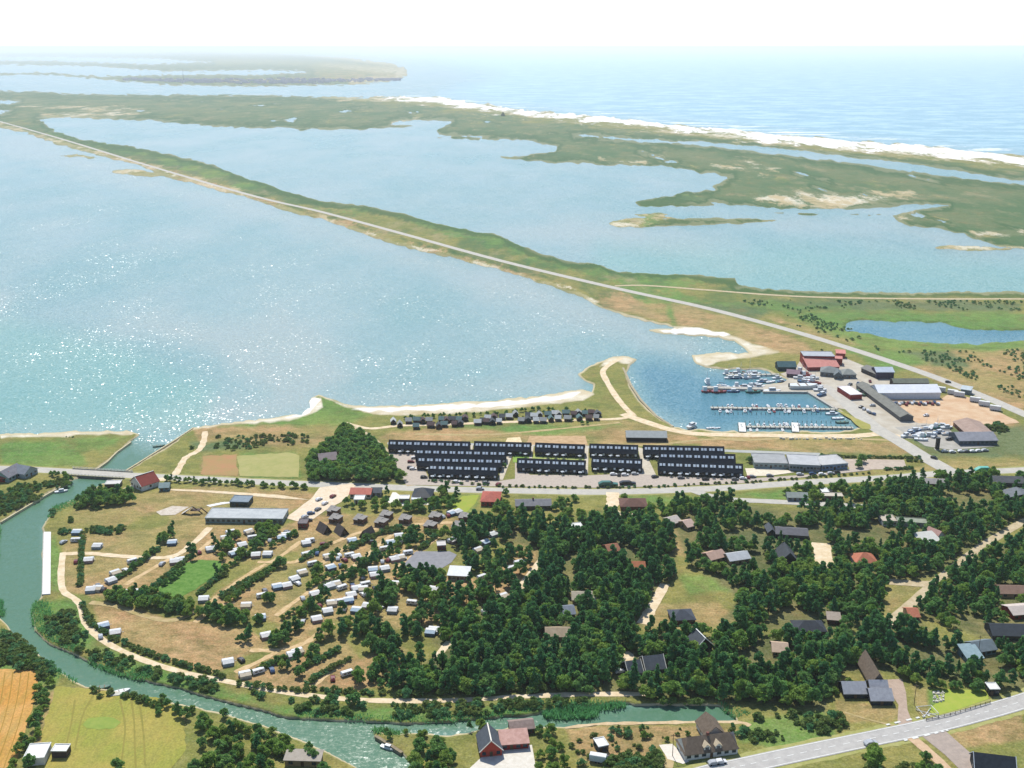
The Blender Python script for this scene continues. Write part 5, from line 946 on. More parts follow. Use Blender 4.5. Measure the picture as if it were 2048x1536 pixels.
def mooring(x0, x1, y, n, desc):
    me = MB().cyl(0, 0, -2, 1.6, .2, n=6).mesh('mooring_post', mat('8e8c7e', '7c7a6e', 1, .9))
    for i in range(n):
        x = x0 + (x1 - x0) * i / (n - 1); o = link('mooring_post', me, None, P(x, y, 0)); tag(o, 'thin grey mooring post standing in the water %s' % desc, 'post', 'mooring posts ' + desc)
mooring(1430, 1660, 829, 26, 'on the near side of the middle jetty'); mooring(1490, 1690, 846, 22, 'on the far side of the south jetty')
# quay walls
def wall(px, wd, z0, z1, m, name, label, cat):
    w = [P(*q) for q in T(px)]; mb = MB()
    for a, b in zip(w[:-1], w[1:]):
        d = (b - a).normalized(); nx = Vector((-d.y, d.x, 0)) * wd / 2; q = [a + nx, a - nx, b - nx, b + nx]
        mb.add([(v.x, v.y, z0) for v in q] + [(v.x, v.y, z1) for v in q], [(0, 1, 2, 3)[::-1], (4, 5, 6, 7), (0, 1, 5, 4), (1, 2, 6, 5), (2, 3, 7, 6), (3, 0, 4, 7)])
    o = link(name, mb.mesh(name, m)); tag(o, label, cat); return o
wall("1526,783.5 1616,784", 2.2, -2, 1.45, concrete, 'quay_wall', 'grey concrete quay wall at the wide inner end of the mole', 'quay')
wall("1616,784 1673,819", 2.2, -2, 1.45, concrete, 'quay_wall', 'pale diagonal quay wall along the harbour yard', 'quay')
wall("88,1066 86,1190", 1.0, -2, 1.3, concrete, 'quay_wall', 'dark edge wall of the white canal quay', 'quay')
q = T("88,1065 102,1065 101,1189 85,1190"); w4 = [P(*p) for p in q]; o = link('canal_quay', MB().slab([(p.x, p.y, GZ + .42) for p in w4][::-1], 1.5).mesh('canal_quay', mat('dedcd6', 'd0cec8', .4, .8))); tag(o, 'long white concrete quay slab along the right bank of the canal', 'quay'); NOTREE.append([(p.x, p.y) for p in w4])
o = wall("262,884 234,904 214,924 194,938", .8, -2, 1.25, mat('c9bd98', 'b5a884', .6, .9), 'bank_edging', 'pale stone edging on the left bank above the bridge', 'edging')
wall("386,856 350,880 310,905 275,927 252,941", .8, -2, 1.25, mat('c9bd98', 'b5a884', .6, .9), 'bank_edging', 'pale stone edging on the right bank above the bridge', 'edging')
wall("143,962 92,990 42,1020 2,1044", .8, -2, 1.25, mat('c9bd98', 'b5a884', .6, .9), 'bank_edging', 'pale stone edging on the left bank below the bridge', 'edging')
wall("1246,735 1262,770 1282,800 1312,831 1346,853", 1.6, -1, 1.1, mat('a89c80', '948a70', .6, .9), 'bank_edging', 'stony edge of the breakwater on its harbour side', 'edging')
wall("752,1473 780,1490 804,1506", 1.2, -2, 1.3, mat('8f8268', '7c705a', 1, .9), 'landing_stage', 'timber landing on the point at the river fork', 'landing'); wall("222,1390 250,1387", 2.2, -1, 1.3, mat('c2c0b4', 'b0aea2', 1, .9), 'landing_stage', 'small pale landing at the lower river bank', 'landing')
# bridge
a, b = P(136, 944), P(258, 951); mid = (a + b) / 2; yaw = math.atan2(b.y - a.y, b.x - a.x); L_ = (b - a).length; e = link('canal_bridge', None, None, (mid.x, mid.y, 0), yaw); tag(e, 'low concrete road bridge crossing the canal', 'bridge')
link('deck', MB().box(-L_ / 2, L_ / 2, -5.2, 5.2, .6, 1.0).mesh('deck', concrete), e)
link('girder', MB().box(-L_ / 2, L_ / 2, -5.4, -5.0, -.2, 1.5).mesh('girder', mat('77736a', '66625a', 1, .9)), e); link('girder', MB().box(-L_ / 2, L_ / 2, 5.0, 5.4, -.2, 1.5).mesh('girder', concrete), e)
pm = MB().box(-.8, .8, -4.9, 4.9, -3, .6).mesh('pier', mat('6a665e', '5a5650', 1, .9)); rm = MB().box(-L_ / 2, L_ / 2, -.06, .06, 2.3, 2.42).box(-L_ / 2, L_ / 2, -.05, .05, 1.9, 1.98).mesh('railing', mat('d2d0c8', 'c2c0b8', 1, .6)); bp = MB().box(-.09, .09, -.09, .09, 1.5, 2.3).mesh('baluster', mat('d2d0c8', 'c2c0b8', 1, .6))
for k in range(4): link('pier', pm, e, (-L_ * .36 + k * L_ * .24, 0, 0))
for s in (-5.2, 5.2):
    r_ = link('railing', rm, e, (0, s, 0))
    for k in range(18): link('baluster', bp, r_, (-L_ / 2 + (k + .5) * L_ / 18, 0, 0))
# fence of the lawn by the near road
fw = [P(*q) for q in T("1852,1442 1900,1432 1980,1407")]; e = link('lawn_fence', None, None, fw[0]); tag(e, 'low dark fence between the bright lawn and the near road', 'fence'); pm = MB().box(-.08, .08, -.08, .08, 0, 1.3).mesh('post', mat('3c342c', '2c2620', 1)); rl = MB()
for p, q in zip(fw[:-1], fw[1:]):
    n_ = int((q - p).length // 2.5)
    for k in range(n_ + 1):
        c = p.lerp(q, k / n_) - fw[0]; link('post', pm, e, c)
    for zz_ in (.5, 1.0): rl.tube(p - fw[0] + Vector((0, 0, zz_)), q - fw[0] + Vector((0, 0, zz_)), .09, n=4)
link('rail', rl.mesh('rail', mat('3c342c', '2c2620', 1)), e)
# playground of pale blocks left of the lawn, stone grid
pg = MB(); r3 = random.Random(4)
for k in range(46):
    p = P(1866 + r3.uniform(0, 22), 1383 + r3.uniform(0, 22)); s = r3.uniform(.2, .45); pg.box(p.x - s, p.x + s, p.y - s, p.y + s, 1, 1 + s * 1.6, .08)
o = link('field_stones', pg.mesh('field_stones', mat('cfcabc', 'bfbaac', 1))); tag(o, kind='stuff')
e = link('climbing_frame', None, None, P(1855, 1428), R(10)); e.scale = (.75, .75, .75); tag(e, 'white timber climbing frame at the lower left corner of the bright lawn', 'climbing frame')
link('beam', MB().tube((-4, -3, 0), (-4, -3, 2), .15).tube((4, -3, 0), (4, -3, 2), .15).tube((-4, 4, 0), (-4, 4, 2), .15).tube((4, 4, 0), (4, 4, 2), .15).mesh('beam', white), e); link('top_rail', MB().tube((-4, -3, 2), (4, -3, 2), .15).tube((4, -3, 2), (4, 4, 2), .15).tube((-4, 4, 2), (4, 4, 2), .15).tube((-4, -3, 2), (-4, 4, 2), .15).tube((-4, -3, .4), (4, 4, .4), .2).tube((4, -3, .4), (-4, 4, .4), .2).mesh('rail', white), e)
# goal / enclosure at the meadow and power poles
for x, y, l in ((1345, 1512, 'near the thatched house'), (1956, 1310, 'beside the teal cottages'), (1828, 1410, 'beside the farm drive')): 
    e = link('utility_pole', None, None, P(x, y)); tag(e, 'thin wooden utility pole ' + l, 'pole'); link('shaft', MB().cyl(0, 0, -.5, 9, .14, .1, 6).mesh('shaft', mat('6b5c4a', '5b4c3a', 1)), e); link('crossarm', MB().box(-.9, .9, -.07, .07, 8.2, 8.4).mesh('crossarm', mat('6b5c4a', '5b4c3a', 1)), e)
# pale stones along the meadow edge below the sandy shore road
st = MB()
for k in range(26):
    p = P(1560 + k * 6.5 + r3.uniform(-2, 2), 877 + r3.uniform(-1, 2)); s = r3.uniform(.5, 1.1); st.box(p.x - s, p.x + s, p.y - s * .7, p.y + s * .7, .9, 1 + s, .15)
o = link('shore_stones', st.mesh('shore_stones', mat('d8d0bc', 'c8c0ac', 1))); tag(o, kind='stuff')

# ------------------------------------------------------------------ vegetation
pineM = leafmat('pine_needles', '44763e', '709c4e', '4c885e', .4); broadM = leafmat('broad_leaves', '5f8c3c', '86ac4e', '98a850', .4); shrubM = leafmat('shrub_leaves', '567a3a', '70904a', '868c50', .3); darkM = leafmat('dark_leaves', '50844a', '74a252', '82a256', .4)
redM = leafmat('red_leaves', '5c1c28', '6e2430', '4a1820', .2); willM = leafmat('willow_leaves', '528858', '669a62', '78a062', .3); barkM = mat('54483c', '443a30', 1.5, .95, .1)
def leaves(clumps, n, size, seed, flat=.75, out=.7):
    g = np.random.default_rng(seed); V = []; Fc = []
    for (cx, cy, cz, r, rz_) in clumps:
        d = g.normal(size=(n, 3)); d /= np.linalg.norm(d, axis=1)[:, None]; d[:, 2] = np.where(d[:, 2] < -.35, -d[:, 2], d[:, 2])
        rad = g.uniform(.62, 1.06, n)[:, None]; p = np.array([cx, cy, cz]) + d * rad * np.array([r, r, rz_])
        nn = d * out + g.normal(size=(n, 3)) * (1 - out) * .9; nn /= np.linalg.norm(nn, axis=1)[:, None]
        t = np.cross(nn, g.normal(size=(n, 3))); t /= np.linalg.norm(t, axis=1)[:, None]; b = np.cross(nn, t); s = g.uniform(.6, 1.25, n)[:, None] * size
        q = np.stack([p - t * s - b * s * .6, p + t * s * .3 - b * s, p + t * s + b * s * .5, p - t * s * .4 + b * s], 1); V.append(q.reshape(-1, 3))
    return np.concatenate(V)
def leafmesh(V, name, m, core=None):
    n = len(V) // 4; vv = V; fc = np.arange(n * 4).reshape(n, 4)
    me = bpy.data.meshes.new(name); me.vertices.add(len(vv)); me.vertices.foreach_set('co', vv.astype(np.float32).ravel()); me.loops.add(n * 4); me.loops.foreach_set('vertex_index', fc.ravel().astype(np.int32)); me.polygons.add(n); me.polygons.foreach_set('loop_start', np.arange(0, n * 4, 4, dtype=np.int32)); me.update(calc_edges=True); me.materials.append(m); return me
def clumpset(kind, H, r, seed):
    q = random.Random(seed); c = []
    if kind == 'pine':
        for k in range(13):
            t = k / 12; rr = r * (.95 - .55 * t) * q.uniform(.65, 1.0); a = q.uniform(0, 6.28)
            c.append((math.cos(a) * rr * .75, math.sin(a) * rr * .75, H * (.26 + .68 * t), r * q.uniform(.3, .48) * (1.05 - .45 * t), H * .085))
        c.append((0, 0, H * .96, r * .2, H * .08))
    elif kind == 'fir':
        for k in range(10):
            t = k / 9; rr = r * (1 - t) * .45; a = k * 2.4; c.append((math.cos(a) * rr, math.sin(a) * rr, H * (.2 + .76 * t), r * (.75 - .62 * t), H * .07))
    else:
        for k in range(12):
            a = q.uniform(0, 6.28); e_ = q.uniform(0, 1); rr = r * (.78 - .42 * e_) * q.uniform(.45, 1.25)
            c.append((math.cos(a) * rr, math.sin(a) * rr, H * (.28 + .5 * e_), r * q.uniform(.36, .52), H * q.uniform(.13, .2)))
        c.append((0, 0, H * .55, r * .45, H * .24)); c.append((q.uniform(-.3, .3) * r, q.uniform(-.3, .3) * r, H * .86, r * .28, H * .12))
    return c
def trunkmesh(H, r, seed, top=.75):
    q = random.Random(seed); mb = MB().tube((0, 0, -.5), (q.uniform(-.3, .3), q.uniform(-.3, .3), H * top), r, r * .35, 6)
    for k in range(4):
        a = q.uniform(0, 6.28); z = H * q.uniform(.3, .6); mb.tube((0, 0, z), (math.cos(a) * H * .18, math.sin(a) * H * .18, z + H * .16), r * .4, r * .12, 4)
    return mb.mesh('trunk', barkM)
KIND = {}
def mk(kind, n, leafn, size, m, dims, trunk=True):
    KIND[kind] = []
    for i in range(n):
        H, r = dims; H *= (.92 + .16 * (i % 3) / 2); ck = {'pine_tree': 'pine', 'fir_tree': 'fir'}.get(kind, 'broad')
        KIND[kind].append((leafmesh(leaves(clumpset(ck, H, r, 50 + i * 7), leafn, size, i + len(kind), out=.5), 'crown', m), trunkmesh(H, .22 * H / 9, i, .7) if trunk else None))
mk('pine_tree', 6, 80, .36, pineM, (8.4, 2.9)); mk('fir_tree', 3, 75, .34, pineM, (9.2, 2.4)); mk('broadleaf_tree', 6, 80, .38, broadM, (6.6, 3.3)); mk('dark_tree', 4, 80, .38, darkM, (6.9, 3.2))
mk('shrub', 5, 26, .3, shrubM, (2.4, 1.8), False); mk('willow_shrub', 4, 26, .3, willM, (2.8, 1.9), False)
EXA = np.array(EXC); 
def blocked(x, y, extra=0.0): return bool((((EXA[:, 0] - x) ** 2 + (EXA[:, 1] - y) ** 2) < (EXA[:, 2] + extra) ** 2).any())
NTX = [(min(q[0] for q in s), max(q[0] for q in s), min(q[1] for q in s), max(q[1] for q in s), s) for s in NOTREE]
def innt(x, y):
    for a, b, c, d, s in NTX:
        if a < x < b and c < y < d and inside(s, np.array([x]), np.array([y]))[0]: return True
    return False
CAND = {}      # species -> list of (x, y, scale, rot, area label)
CLEAR = [[tuple(P(*p)[:2]) for p in T(s)] for s in ("1300,1250 1325,1205 1350,1165 1375,1145 1430,1145 1475,1185 1478,1240 1440,1262 1370,1266", "1525,1258 1540,1222 1590,1218 1640,1240 1660,1262 1640,1276 1560,1268", "1690,1060 1798,1062 1802,1090 1760,1098 1690,1092", "1672,1066 1712,1066 1712,1090 1680,1088", "1880,990 1955,984 1992,1004 1975,1024 1920,1020",
   "1575,1050 1680,1060 1600,1090 1560,1095", "1025,1060 1062,1075 1052,1110 1010,1105", "1350,1040 1392,1035 1400,1075 1372,1110 1350,1090", "1325,1110 1370,1100 1360,1130 1320,1140", "800,1275 832,1268 838,1310 800,1322", "830,1312 900,1280 912,1300 880,1332 845,1335", "1210,1385 1240,1330 1262,1335 1230,1392", "1765,1160 1850,1165 1800,1235 1762,1240", "1780,1285 1870,1300 1960,1340 1880,1345 1790,1320", "1195,1095 1250,1090 1300,1115 1260,1140 1210,1120", "1440,1060 1550,1056 1600,1075 1540,1100 1450,1090", "1930,1350 2010,1330 2048,1360 1990,1372", "1310,1290 1360,1280 1370,1300 1320,1305", "1630,1080 1660,1080 1660,1150 1636,1150", "880,1170 950,1165 960,1195 900,1190", "1440,1105 1530,1110 1520,1140 1430,1140", "1490,1312 1540,1305 1570,1330 1500,1335","1905,1240 1960,1225 1970,1290 1920,1295", "1500,1000 1580,1015 1640,1040 1500,1045", "735,1235 800,1215 820,1245 770,1262","640,1290 700,1270 740,1300 690,1330")]
CLB = [(min(q[0] for q in s), max(q[0] for q in s), min(q[1] for q in s), max(q[1] for q in s), s) for s in CLEAR]
from mathutils import noise as mn
def scatter(px, sp, spec, smin, smax, area, seed, dens=1.0, ignore=False, clear=True, ext=0.0):
    poly = [tuple(P(*p)[:2]) for p in (T(px) if isinstance(px, str) else px)]; r4 = random.Random(seed)
    X0, X1 = min(p[0] for p in poly), max(p[0] for p in poly); Y0, Y1 = min(p[1] for p in poly), max(p[1] for p in poly)
    gxs = np.arange(X0, X1, sp); gys = np.arange(Y0, Y1, sp * .9)
    if len(gxs) * len(gys) > 400000: return
    A, Bq = np.meshgrid(gxs, gys); A = A.ravel() + np.array([r4.uniform(-.48, .48) for _ in range(A.size)]) * sp; Bq = Bq.ravel() + np.array([r4.uniform(-.48, .48) for _ in range(Bq.size)]) * sp
    ok = inside(poly, A, Bq); A = A[ok]; Bq = Bq[ok]
    sel = np.array([r4.random() < (1 if spec[0][0] in ('shrub', 'willow_shrub') else dens) for _ in A], bool) if len(A) else np.zeros(0, bool)
    A = A[sel]; Bq = Bq[sel]
    if clear:
        for a, b, c, d, s in CLB:
            if len(A): kq = ~inside(s, A, Bq); A = A[kq]; Bq = Bq[kq]
    if not ignore:
        for a, b, c, d, s in NTX:
            if len(A): kq = ~inside(s, A, Bq); A = A[kq]; Bq = Bq[kq]
        kq = np.array([not blocked(x, y, ext) for x, y in zip(A, Bq)], bool) if len(A) else np.zeros(0, bool); A = A[kq]; Bq = Bq[kq]
    low = spec[0][0] in ('shrub', 'willow_shrub')
    for x, y in zip(A, Bq):
        if low:      # bushes grow in thickets with bare turf between
            v = mn.noise(Vector((x * .045, y * .03, seed * .37))) + .5 * mn.noise(Vector((x * .15, y * .11, seed)))
            if v < .22 - dens * .45: continue
        elif sp < 4.1 and mn.noise(Vector((x * .06, y * .04, 5.5))) < -.56: continue
        CAND.setdefault(r4.choices([s[0] for s in spec], [s[1] for s in spec])[0], []).append((x, y, r4.uniform(smin, smax), r4.uniform(0, 6.28), area))
def line(px, sp, spec, smin, smax, area, seed, wid=1.0, ign=False):
    w = [P(*q) for q in T(px)]; r4 = random.Random(seed)
    for a, b in zip(w[:-1], w[1:]):
        n = max(1, int((b - a).length / sp))
        for k in range(n):
            c = a.lerp(b, (k + r4.random()) / n); x, y = c.x + r4.uniform(-wid, wid), c.y + r4.uniform(-wid, wid)
            if ign or not blocked(x, y): CAND.setdefault(r4.choices([s[0] for s in spec], [s[1] for s in spec])[0], []).append((x, y, r4.uniform(smin, smax), r4.uniform(0, 6.28), area))
PI_ = [('pine_tree', 5), ('dark_tree', 2.6), ('broadleaf_tree', 1.3), ('fir_tree', 1.2)]; MX = [('broadleaf_tree', 4), ('dark_tree', 4), ('pine_tree', 1)]; SH = [('shrub', 3), ('willow_shrub', 1)]; CP = [('pine_tree', 5), ('dark_tree', 3), ('broadleaf_tree', 1.5)]
scatter(FOREST['mid'], 3.7, PI_, .6, 1.2, 'in the dense middle wood', 1, .97)
scatter(FOREST['camp'], 4.5, CP, .55, 1.1, 'among the caravans in the wooded part of the camp', 2, .88)
scatter(FOREST['low'], 3.8, PI_, .6, 1.2, 'in the long wood above the still channel', 3, .95)
scatter(FOREST['up'], 4.0, [('pine_tree', 4), ('dark_tree', 3), ('broadleaf_tree', 2.6), ('fir_tree', 1.5)], .45, 1.1, 'in the upper right cottage wood', 4, .88)
scatter(FOREST['tri'], 4.6, [('broadleaf_tree', 3), ('dark_tree', 5)], .8, 1.3, 'in the triangular wood left of the terraces', 5)
scatter("1240,1000 1330,1005 1400,1010 1380,1060 1300,1040 1240,1035 1150,1060 1060,1040 1100,1030 1200,1035", 5, [('broadleaf_tree', 5), ('dark_tree', 2)], .6, 1.0, 'in the light green fringe above the middle wood', 6, .75)
scatter("1530,975 1700,975 1760,985 1850,985 1880,1000 1860,1040 1720,1020 1600,1012", 5, [('broadleaf_tree', 5), ('dark_tree', 2), ('pine_tree', 1)], .6, 1.0, 'in the bright hedges south of the road junction', 7, .7)
scatter("1440,1195 1560,1190 1590,1215 1520,1250 1470,1240", 5, [('broadleaf_tree', 5), ('willow_shrub', 2)], .7, 1.0, 'in the bright grove right of the grassy clearing', 8, .8)
scatter("1560,1140 1660,1130 1700,1180 1640,1210 1570,1190", 5, [('broadleaf_tree', 5)], .7, 1.1, 'in the light green grove below the sandy drive', 9, .7)
scatter("145,1003 200,988 262,990 262,1005 215,1016 155,1012", 4, MX, .7, 1.0, 'in the belt above the canal bend', 10)
scatter("213,1186 262,1188 300,1196 350,1200 398,1222 385,1236 330,1228 250,1212 215,1202", 4.0, MX, .6, .95, 'in the hedge belt under the green lawn', 11, ignore=True)
scatter("398,1215 430,1218 520,1238 530,1250 500,1262 440,1250 400,1236", 4.0, MX, .6, .95, 'in the hedge above the big tan field', 12, ignore=True)
scatter("440,1092 500,1060 560,1045 580,1052 530,1095 480,1120 450,1130", 4.2, MX, .6, .95, 'in the belt behind the reception building', 13, .9)
for i, s in enumerate(("300,1105 320,1100 350,1070 345,1060 320,1085", "370,1110 400,1092 440,1085 455,1100 420,1112 385,1125", "418,1150 445,1115 470,1110 450,1140 430,1165", "510,1205 560,1170 590,1165 575,1190 530,1215", "590,1150 640,1130 690,1128 660,1155 610,1165", "600,1215 650,1190 680,1185 660,1205 630,1225 600,1240", "640,1180 700,1140 760,1100 790,1105 750,1140 700,1170 660,1195", "750,1080 800,1060 850,1058 860,1075 830,1095 770,1105", "470,1265 520,1262 560,1265 600,1250 610,1265 560,1290 520,1300 480,1290", "575,1320 610,1305 640,1300 640,1320 600,1335 560,1350", "700,1350 730,1330 745,1345 720,1370 695,1365", "740,1300 800,1290 820,1330 780,1380 740,1370", "790,1140 830,1142 875,1148 930,1140 930,1160 860,1165 790,1160", "900,1080 980,1060 1000,1090 960,1140 925,1140 920,1100")):
    scatter(s, 3.5, CP, .45, .85, 'in the hedgerows between the camp plots', 30 + i, .85)
scatter("650,985 700,985 770,978 790,985 760,1000 800,1015 770,1025 720,1020 660,1010 640,1000", 4.6, MX, .5, .85, 'round the faded red roof by the camp entrance', 50, .75)
scatter("865,985 905,985 920,998 900,1025 860,1030 780,1022 800,1012 870,1010", 4.4, MX, .6, 1.0, 'between the black roofed house and the green lawn', 51, .85)
scatter("1000,990 1030,990 1030,1010 1110,1005 1150,1000 1140,1030 1050,1035 960,1030 990,1020", 4.6, MX, .5, .9, 'round the long grey bungalow south of the road', 52, .7)
scatter("1760,958 1830,958 1990,955 2048,958 2048,975 1990,962 1850,962", 4.4, MX, .6, 1.0, 'along the south side of the main road at the right', 53, .9)
line("330,962 400,966 520,972 620,978", 2.6, MX, .4, .62, 'in the road hedge above the camp', 54, 1.5, True); line("60,948 120,952 150,962 130,975", 3, MX, .4, .6, 'beside the workshop left of the bridge', 55, 2)
line("30,1000 60,985 110,965", 3, MX, .35, .6, 'on the left river bank below the workshop', 56, 4); line("0,985 30,1000 5,1020", 3, MX, .3, .55, 'on the left river bank below the workshop', 57, 6)
scatter("-120,1350 60,1320 110,1372 80,1400 60,1470 20,1536 -20,1600 40,1600 75,1536 105,1400 120,1382 95,1360", 4, MX, .3, .6, 'between the wheat field and the meadow', 58, .8)
line("88,1375 80,1420 66,1465 42,1510 30,1560", 2.6, MX, .4, .62, 'between the wheat field and the meadow', 59, 2.5, True)
line("290,1400 340,1420 400,1440 450,1455 520,1475 580,1490 640,1520", 2.6, MX, .35, .7, 'in the thicket on the lower river bank', 60, 4, True); scatter("380,1450 450,1460 560,1480 650,1530 640,1620 400,1620 370,1540 400,1500", 4.5, MX, .5, .9, 'in the thicket on the lower river bank', 61, .8)
scatter("815,1500 860,1490 900,1500 915,1530 900,1600 840,1600 820,1540", 4.2, MX, .5, .9, 'on the point left of the brick house', 62, .9); line("770,1470 830,1476 880,1485", 2.6, MX, .3, .5, 'on the point left of the brick house', 63, 2); line("930,1458 960,1462 1000,1462", 2.6, MX, .45, .7, 'behind the brick house', 64, 1.5)
scatter("1072,1455 1110,1460 1130,1500 1140,1600 1080,1600 1075,1520", 4, [('broadleaf_tree', 3), ('dark_tree', 1)], .4, .75, 'right of the brick house courtyard', 65, .85)
line("1255,1465 1290,1463", 2.2, MX, .35, .5, 'in the rough meadow right of the brick house', 66, 1); line("1280,1485 1300,1478 1330,1475", 3, MX, .3, .5, 'in the rough meadow right of the brick house', 67, 3)
line("1840,1500 1850,1515 1870,1535 1860,1560", 2.5, [('dark_tree', 4), ('pine_tree', 2)], .6, .9, 'at the bottom edge between the two lanes', 68, 2); scatter("1640,1520 1780,1500 1840,1520 1850,1600 1640,1600", 3, SH + [('broadleaf_tree', 1)], .6, 1.1, 'below the near road', 69, .6)
line("1690,1360 1720,1365 1650,1385", 3, MX, .4, .65, 'beside the thatched barn', 70, 3); line("1780,1345 1850,1368 1900,1378 1990,1385", 3, MX, .5, .85, 'behind the bright lawn', 71, 2)
line("545,1398 600,1402 660,1400 720,1408", 4, [('dark_tree', 2), ('willow_shrub', 4)], .5, .9, 'on the bank below the river path', 72, 3)
line("1200,852 1010,828 1100,826 1200,822", 6, [('dark_tree', 3), ('shrub', 2)], .35, .55, 'behind the fishing huts', 73, 2); line("800,838 850,835 940,832 1000,830 1060,822 1110,822", 3.4, [('dark_tree', 3)], .3, .5, 'behind the fishing huts', 74, 2)
for x, y, s in ((601, 1352, .75), (562, 1134, .9), (606, 875, .5), (590, 873, .35), (1716, 935, .8), (1500, 925, .7), (1725, 925, .9), (1008, 935, .5), (1459, 985, .5), (1435, 986, .4), (157, 1272, .45), (1178, 1388, .6), (60, 1532, .8), (235, 1540, .7)): p = P(x, y); CAND['dark_tree'].append((p.x, p.y, s, x, 'standing alone in the open'))
# low shrubs
WS = [('willow_shrub', 4), ('shrub', 1)]
scatter("1560,600 2048,603 2600,603 2600,640 2048,622 1800,620 1600,618", 4.5, WS, .35, .9, 'on the heath left of the pond road', 80, .12); scatter("1480,600 1560,600 1690,650 1780,705 2048,700 2500,700 2500,860 2048,800 1900,745 1750,700 1600,655", 4.5, WS, .35, .9, 'on the heath below the pond', 81, .3)
line("165,1212 185,1250 230,1280 300,1310 380,1335 455,1355", 1.6, SH, .6, .95, 'in the hedge along the river path', 82, 1, True); line("470,1368 560,1378 660,1385 760,1392", 1.8, SH, .6, .9, 'in the hedge along the river path', 83, 1.5, True)
line("780,1393 900,1390 1000,1388 1100,1384 1170,1382", 2, SH, .8, 1.4, 'at the foot of the middle wood', 84, 3); scatter("560,1400 760,1404 1000,1404 1180,1398 1180,1412 1080,1420 900,1434 700,1434 600,1425", 2.5, SH, 0.33, 1.2, 'on the grassy bank above the side channel', 85, .55)
scatter("80,1215 150,1222 170,1260 230,1300 330,1335 450,1372 540,1392 520,1404 400,1382 250,1345 150,1300 90,1265", 2.5, SH, 0.28, 1.1, 'on the rough bank inside the river bend', 86, .6)
for i, s in enumerate(("165,1070 163,1120 160,1172", "235,1160 262,1140 300,1112 320,1098", "285,1195 320,1165 350,1140 385,1112", "440,1195 480,1170 520,1150 560,1128", "440,1200 470,1185 530,1150", "600,1125 640,1100 660,1088", "700,1100 730,1085 760,1068 800,1062", "590,1345 640,1320 680,1300", "610,1372 660,1340 700,1320", "490,1355 540,1330 570,1318", "770,1058 810,1058", "640,1178 700,1150 740,1125", "850,1065 880,1067", "396,1190 430,1160 450,1150", "840,1100 870,1075 890,1066")):
    line(s, 1.2, SH, .6, 1.0, 'in the thin hedges between the camp lawns', 100 + i, .5, True)
for i, s in enumerate(("655,1122 680,1106 706,1092", "702,1100 726,1082 748,1074", "452,1210 500,1172 556,1134", "612,1180 650,1160 690,1140", "560,1240 600,1222 640,1206", "300,1192 335,1166 372,1142", "255,1148 290,1120 318,1100", "540,1098 570,1080 600,1068", "598,1342 630,1326 668,1308", "520,1340 550,1326 574,1316", "700,1245 740,1225 770,1212", "745,1128 780,1112 815,1098", "430,1158 470,1128 510,1104")):
    line(s, 2.6, [('dark_tree', 3), ('broadleaf_tree', 1)], .32, .6, 'in the thin hedges between the camp lawns', 150 + i, .8, True)
scatter("60,870 140,872 200,880 160,892 90,895 40,890", 3.0, SH, 0.22, .8, 'on the salt meadow left of the canal mouth', 120, .4); scatter("380,870 480,875 690,862 690,880 480,900 380,905", 3.5, SH, 0.28, 1.0, 'on the rough ground above the reddish plot', 121, .3)
scatter("20,975 120,960 150,965 100,990 40,1015 0,1035 -60,1040 -60,980", 2.2, SH, 0.33, 1.1, 'on the left river bank', 122, .85); scatter("100,1020 150,1010 200,1018 160,1040 150,1055 250,1055 240,1068 110,1068", 2.0, SH, 0.28, 1.0, 'inside the canal bend by the first lawn', 123, .9)
scatter("-60,1215 0,1255 60,1300 110,1340 90,1365 0,1335 -60,1320", 1.6, SH, 0.39, 1.3, 'on the outer river bank above the wheat field', 124, .9); line("180,1385 220,1392 270,1400 330,1412", 2.5, SH, .6, 1.2, 'between the river and the ringed meadow', 125, 2, True)
scatter("1480,1440 1600,1425 1700,1440 1680,1470 1560,1500 1490,1480", 2.5, SH, 0.28, 1.2, 'at the end of the still channel', 126, .8); scatter("1300,1410 1460,1408 1500,1412 1440,1400 1330,1402", 1.5, SH, 0.33, 1.2, 'above the still channel', 127, .7)
line("850,962 1000,974 1150,976 1300,975 1480,966 1640,955 1740,946", 3, SH, .45, .7, 'in the strip between terraces and main road', 128, 1, True); line("1640,913 1700,915 1840,917", 1.6, SH, .6, .8, 'in the clipped hedge above the car park', 129, .3, True); line("1770,940 1828,937", 1.6, SH, .6, .8, 'in the clipped hedge below the car park', 130, .3, True); line("1812,922 1845,924", 1.6, SH, .6, .8, 'in the short hedge by the access road', 131, .3, True)
scatter("1900,853 1990,845 2020,858 1990,872 1940,868", 2.5, SH, 0.44, 1.5, 'on the mound behind the museum', 132, .8); scatter("1640,700 1700,720 1660,712", 3.0, SH, 0.28, .9, 'behind the fish hall', 133, .5)
scatter("1180,1455 1480,1450 1560,1480 1340,1490 1180,1530 1130,1500", 4.0, SH, 0.22, .9, 'in the rough meadow above the near road', 134, .5); scatter("1160,1530 1330,1500 1330,1600 1160,1600", 2.0, SH, 0.33, 1.2, 'in the rough corner left of the thatched house', 135, .6)
p = P(1322, 1080); RED = (p.x, p.y)
NICE = {'pine_tree': ('dark pine', 'pine tree'), 'fir_tree': ('narrow dark fir', 'fir tree'), 'broadleaf_tree': ('light green tree', 'tree'), 'dark_tree': ('deep green tree', 'tree'), 'shrub': ('olive shrub', 'shrub'), 'willow_shrub': ('fresh green shrub', 'shrub')}
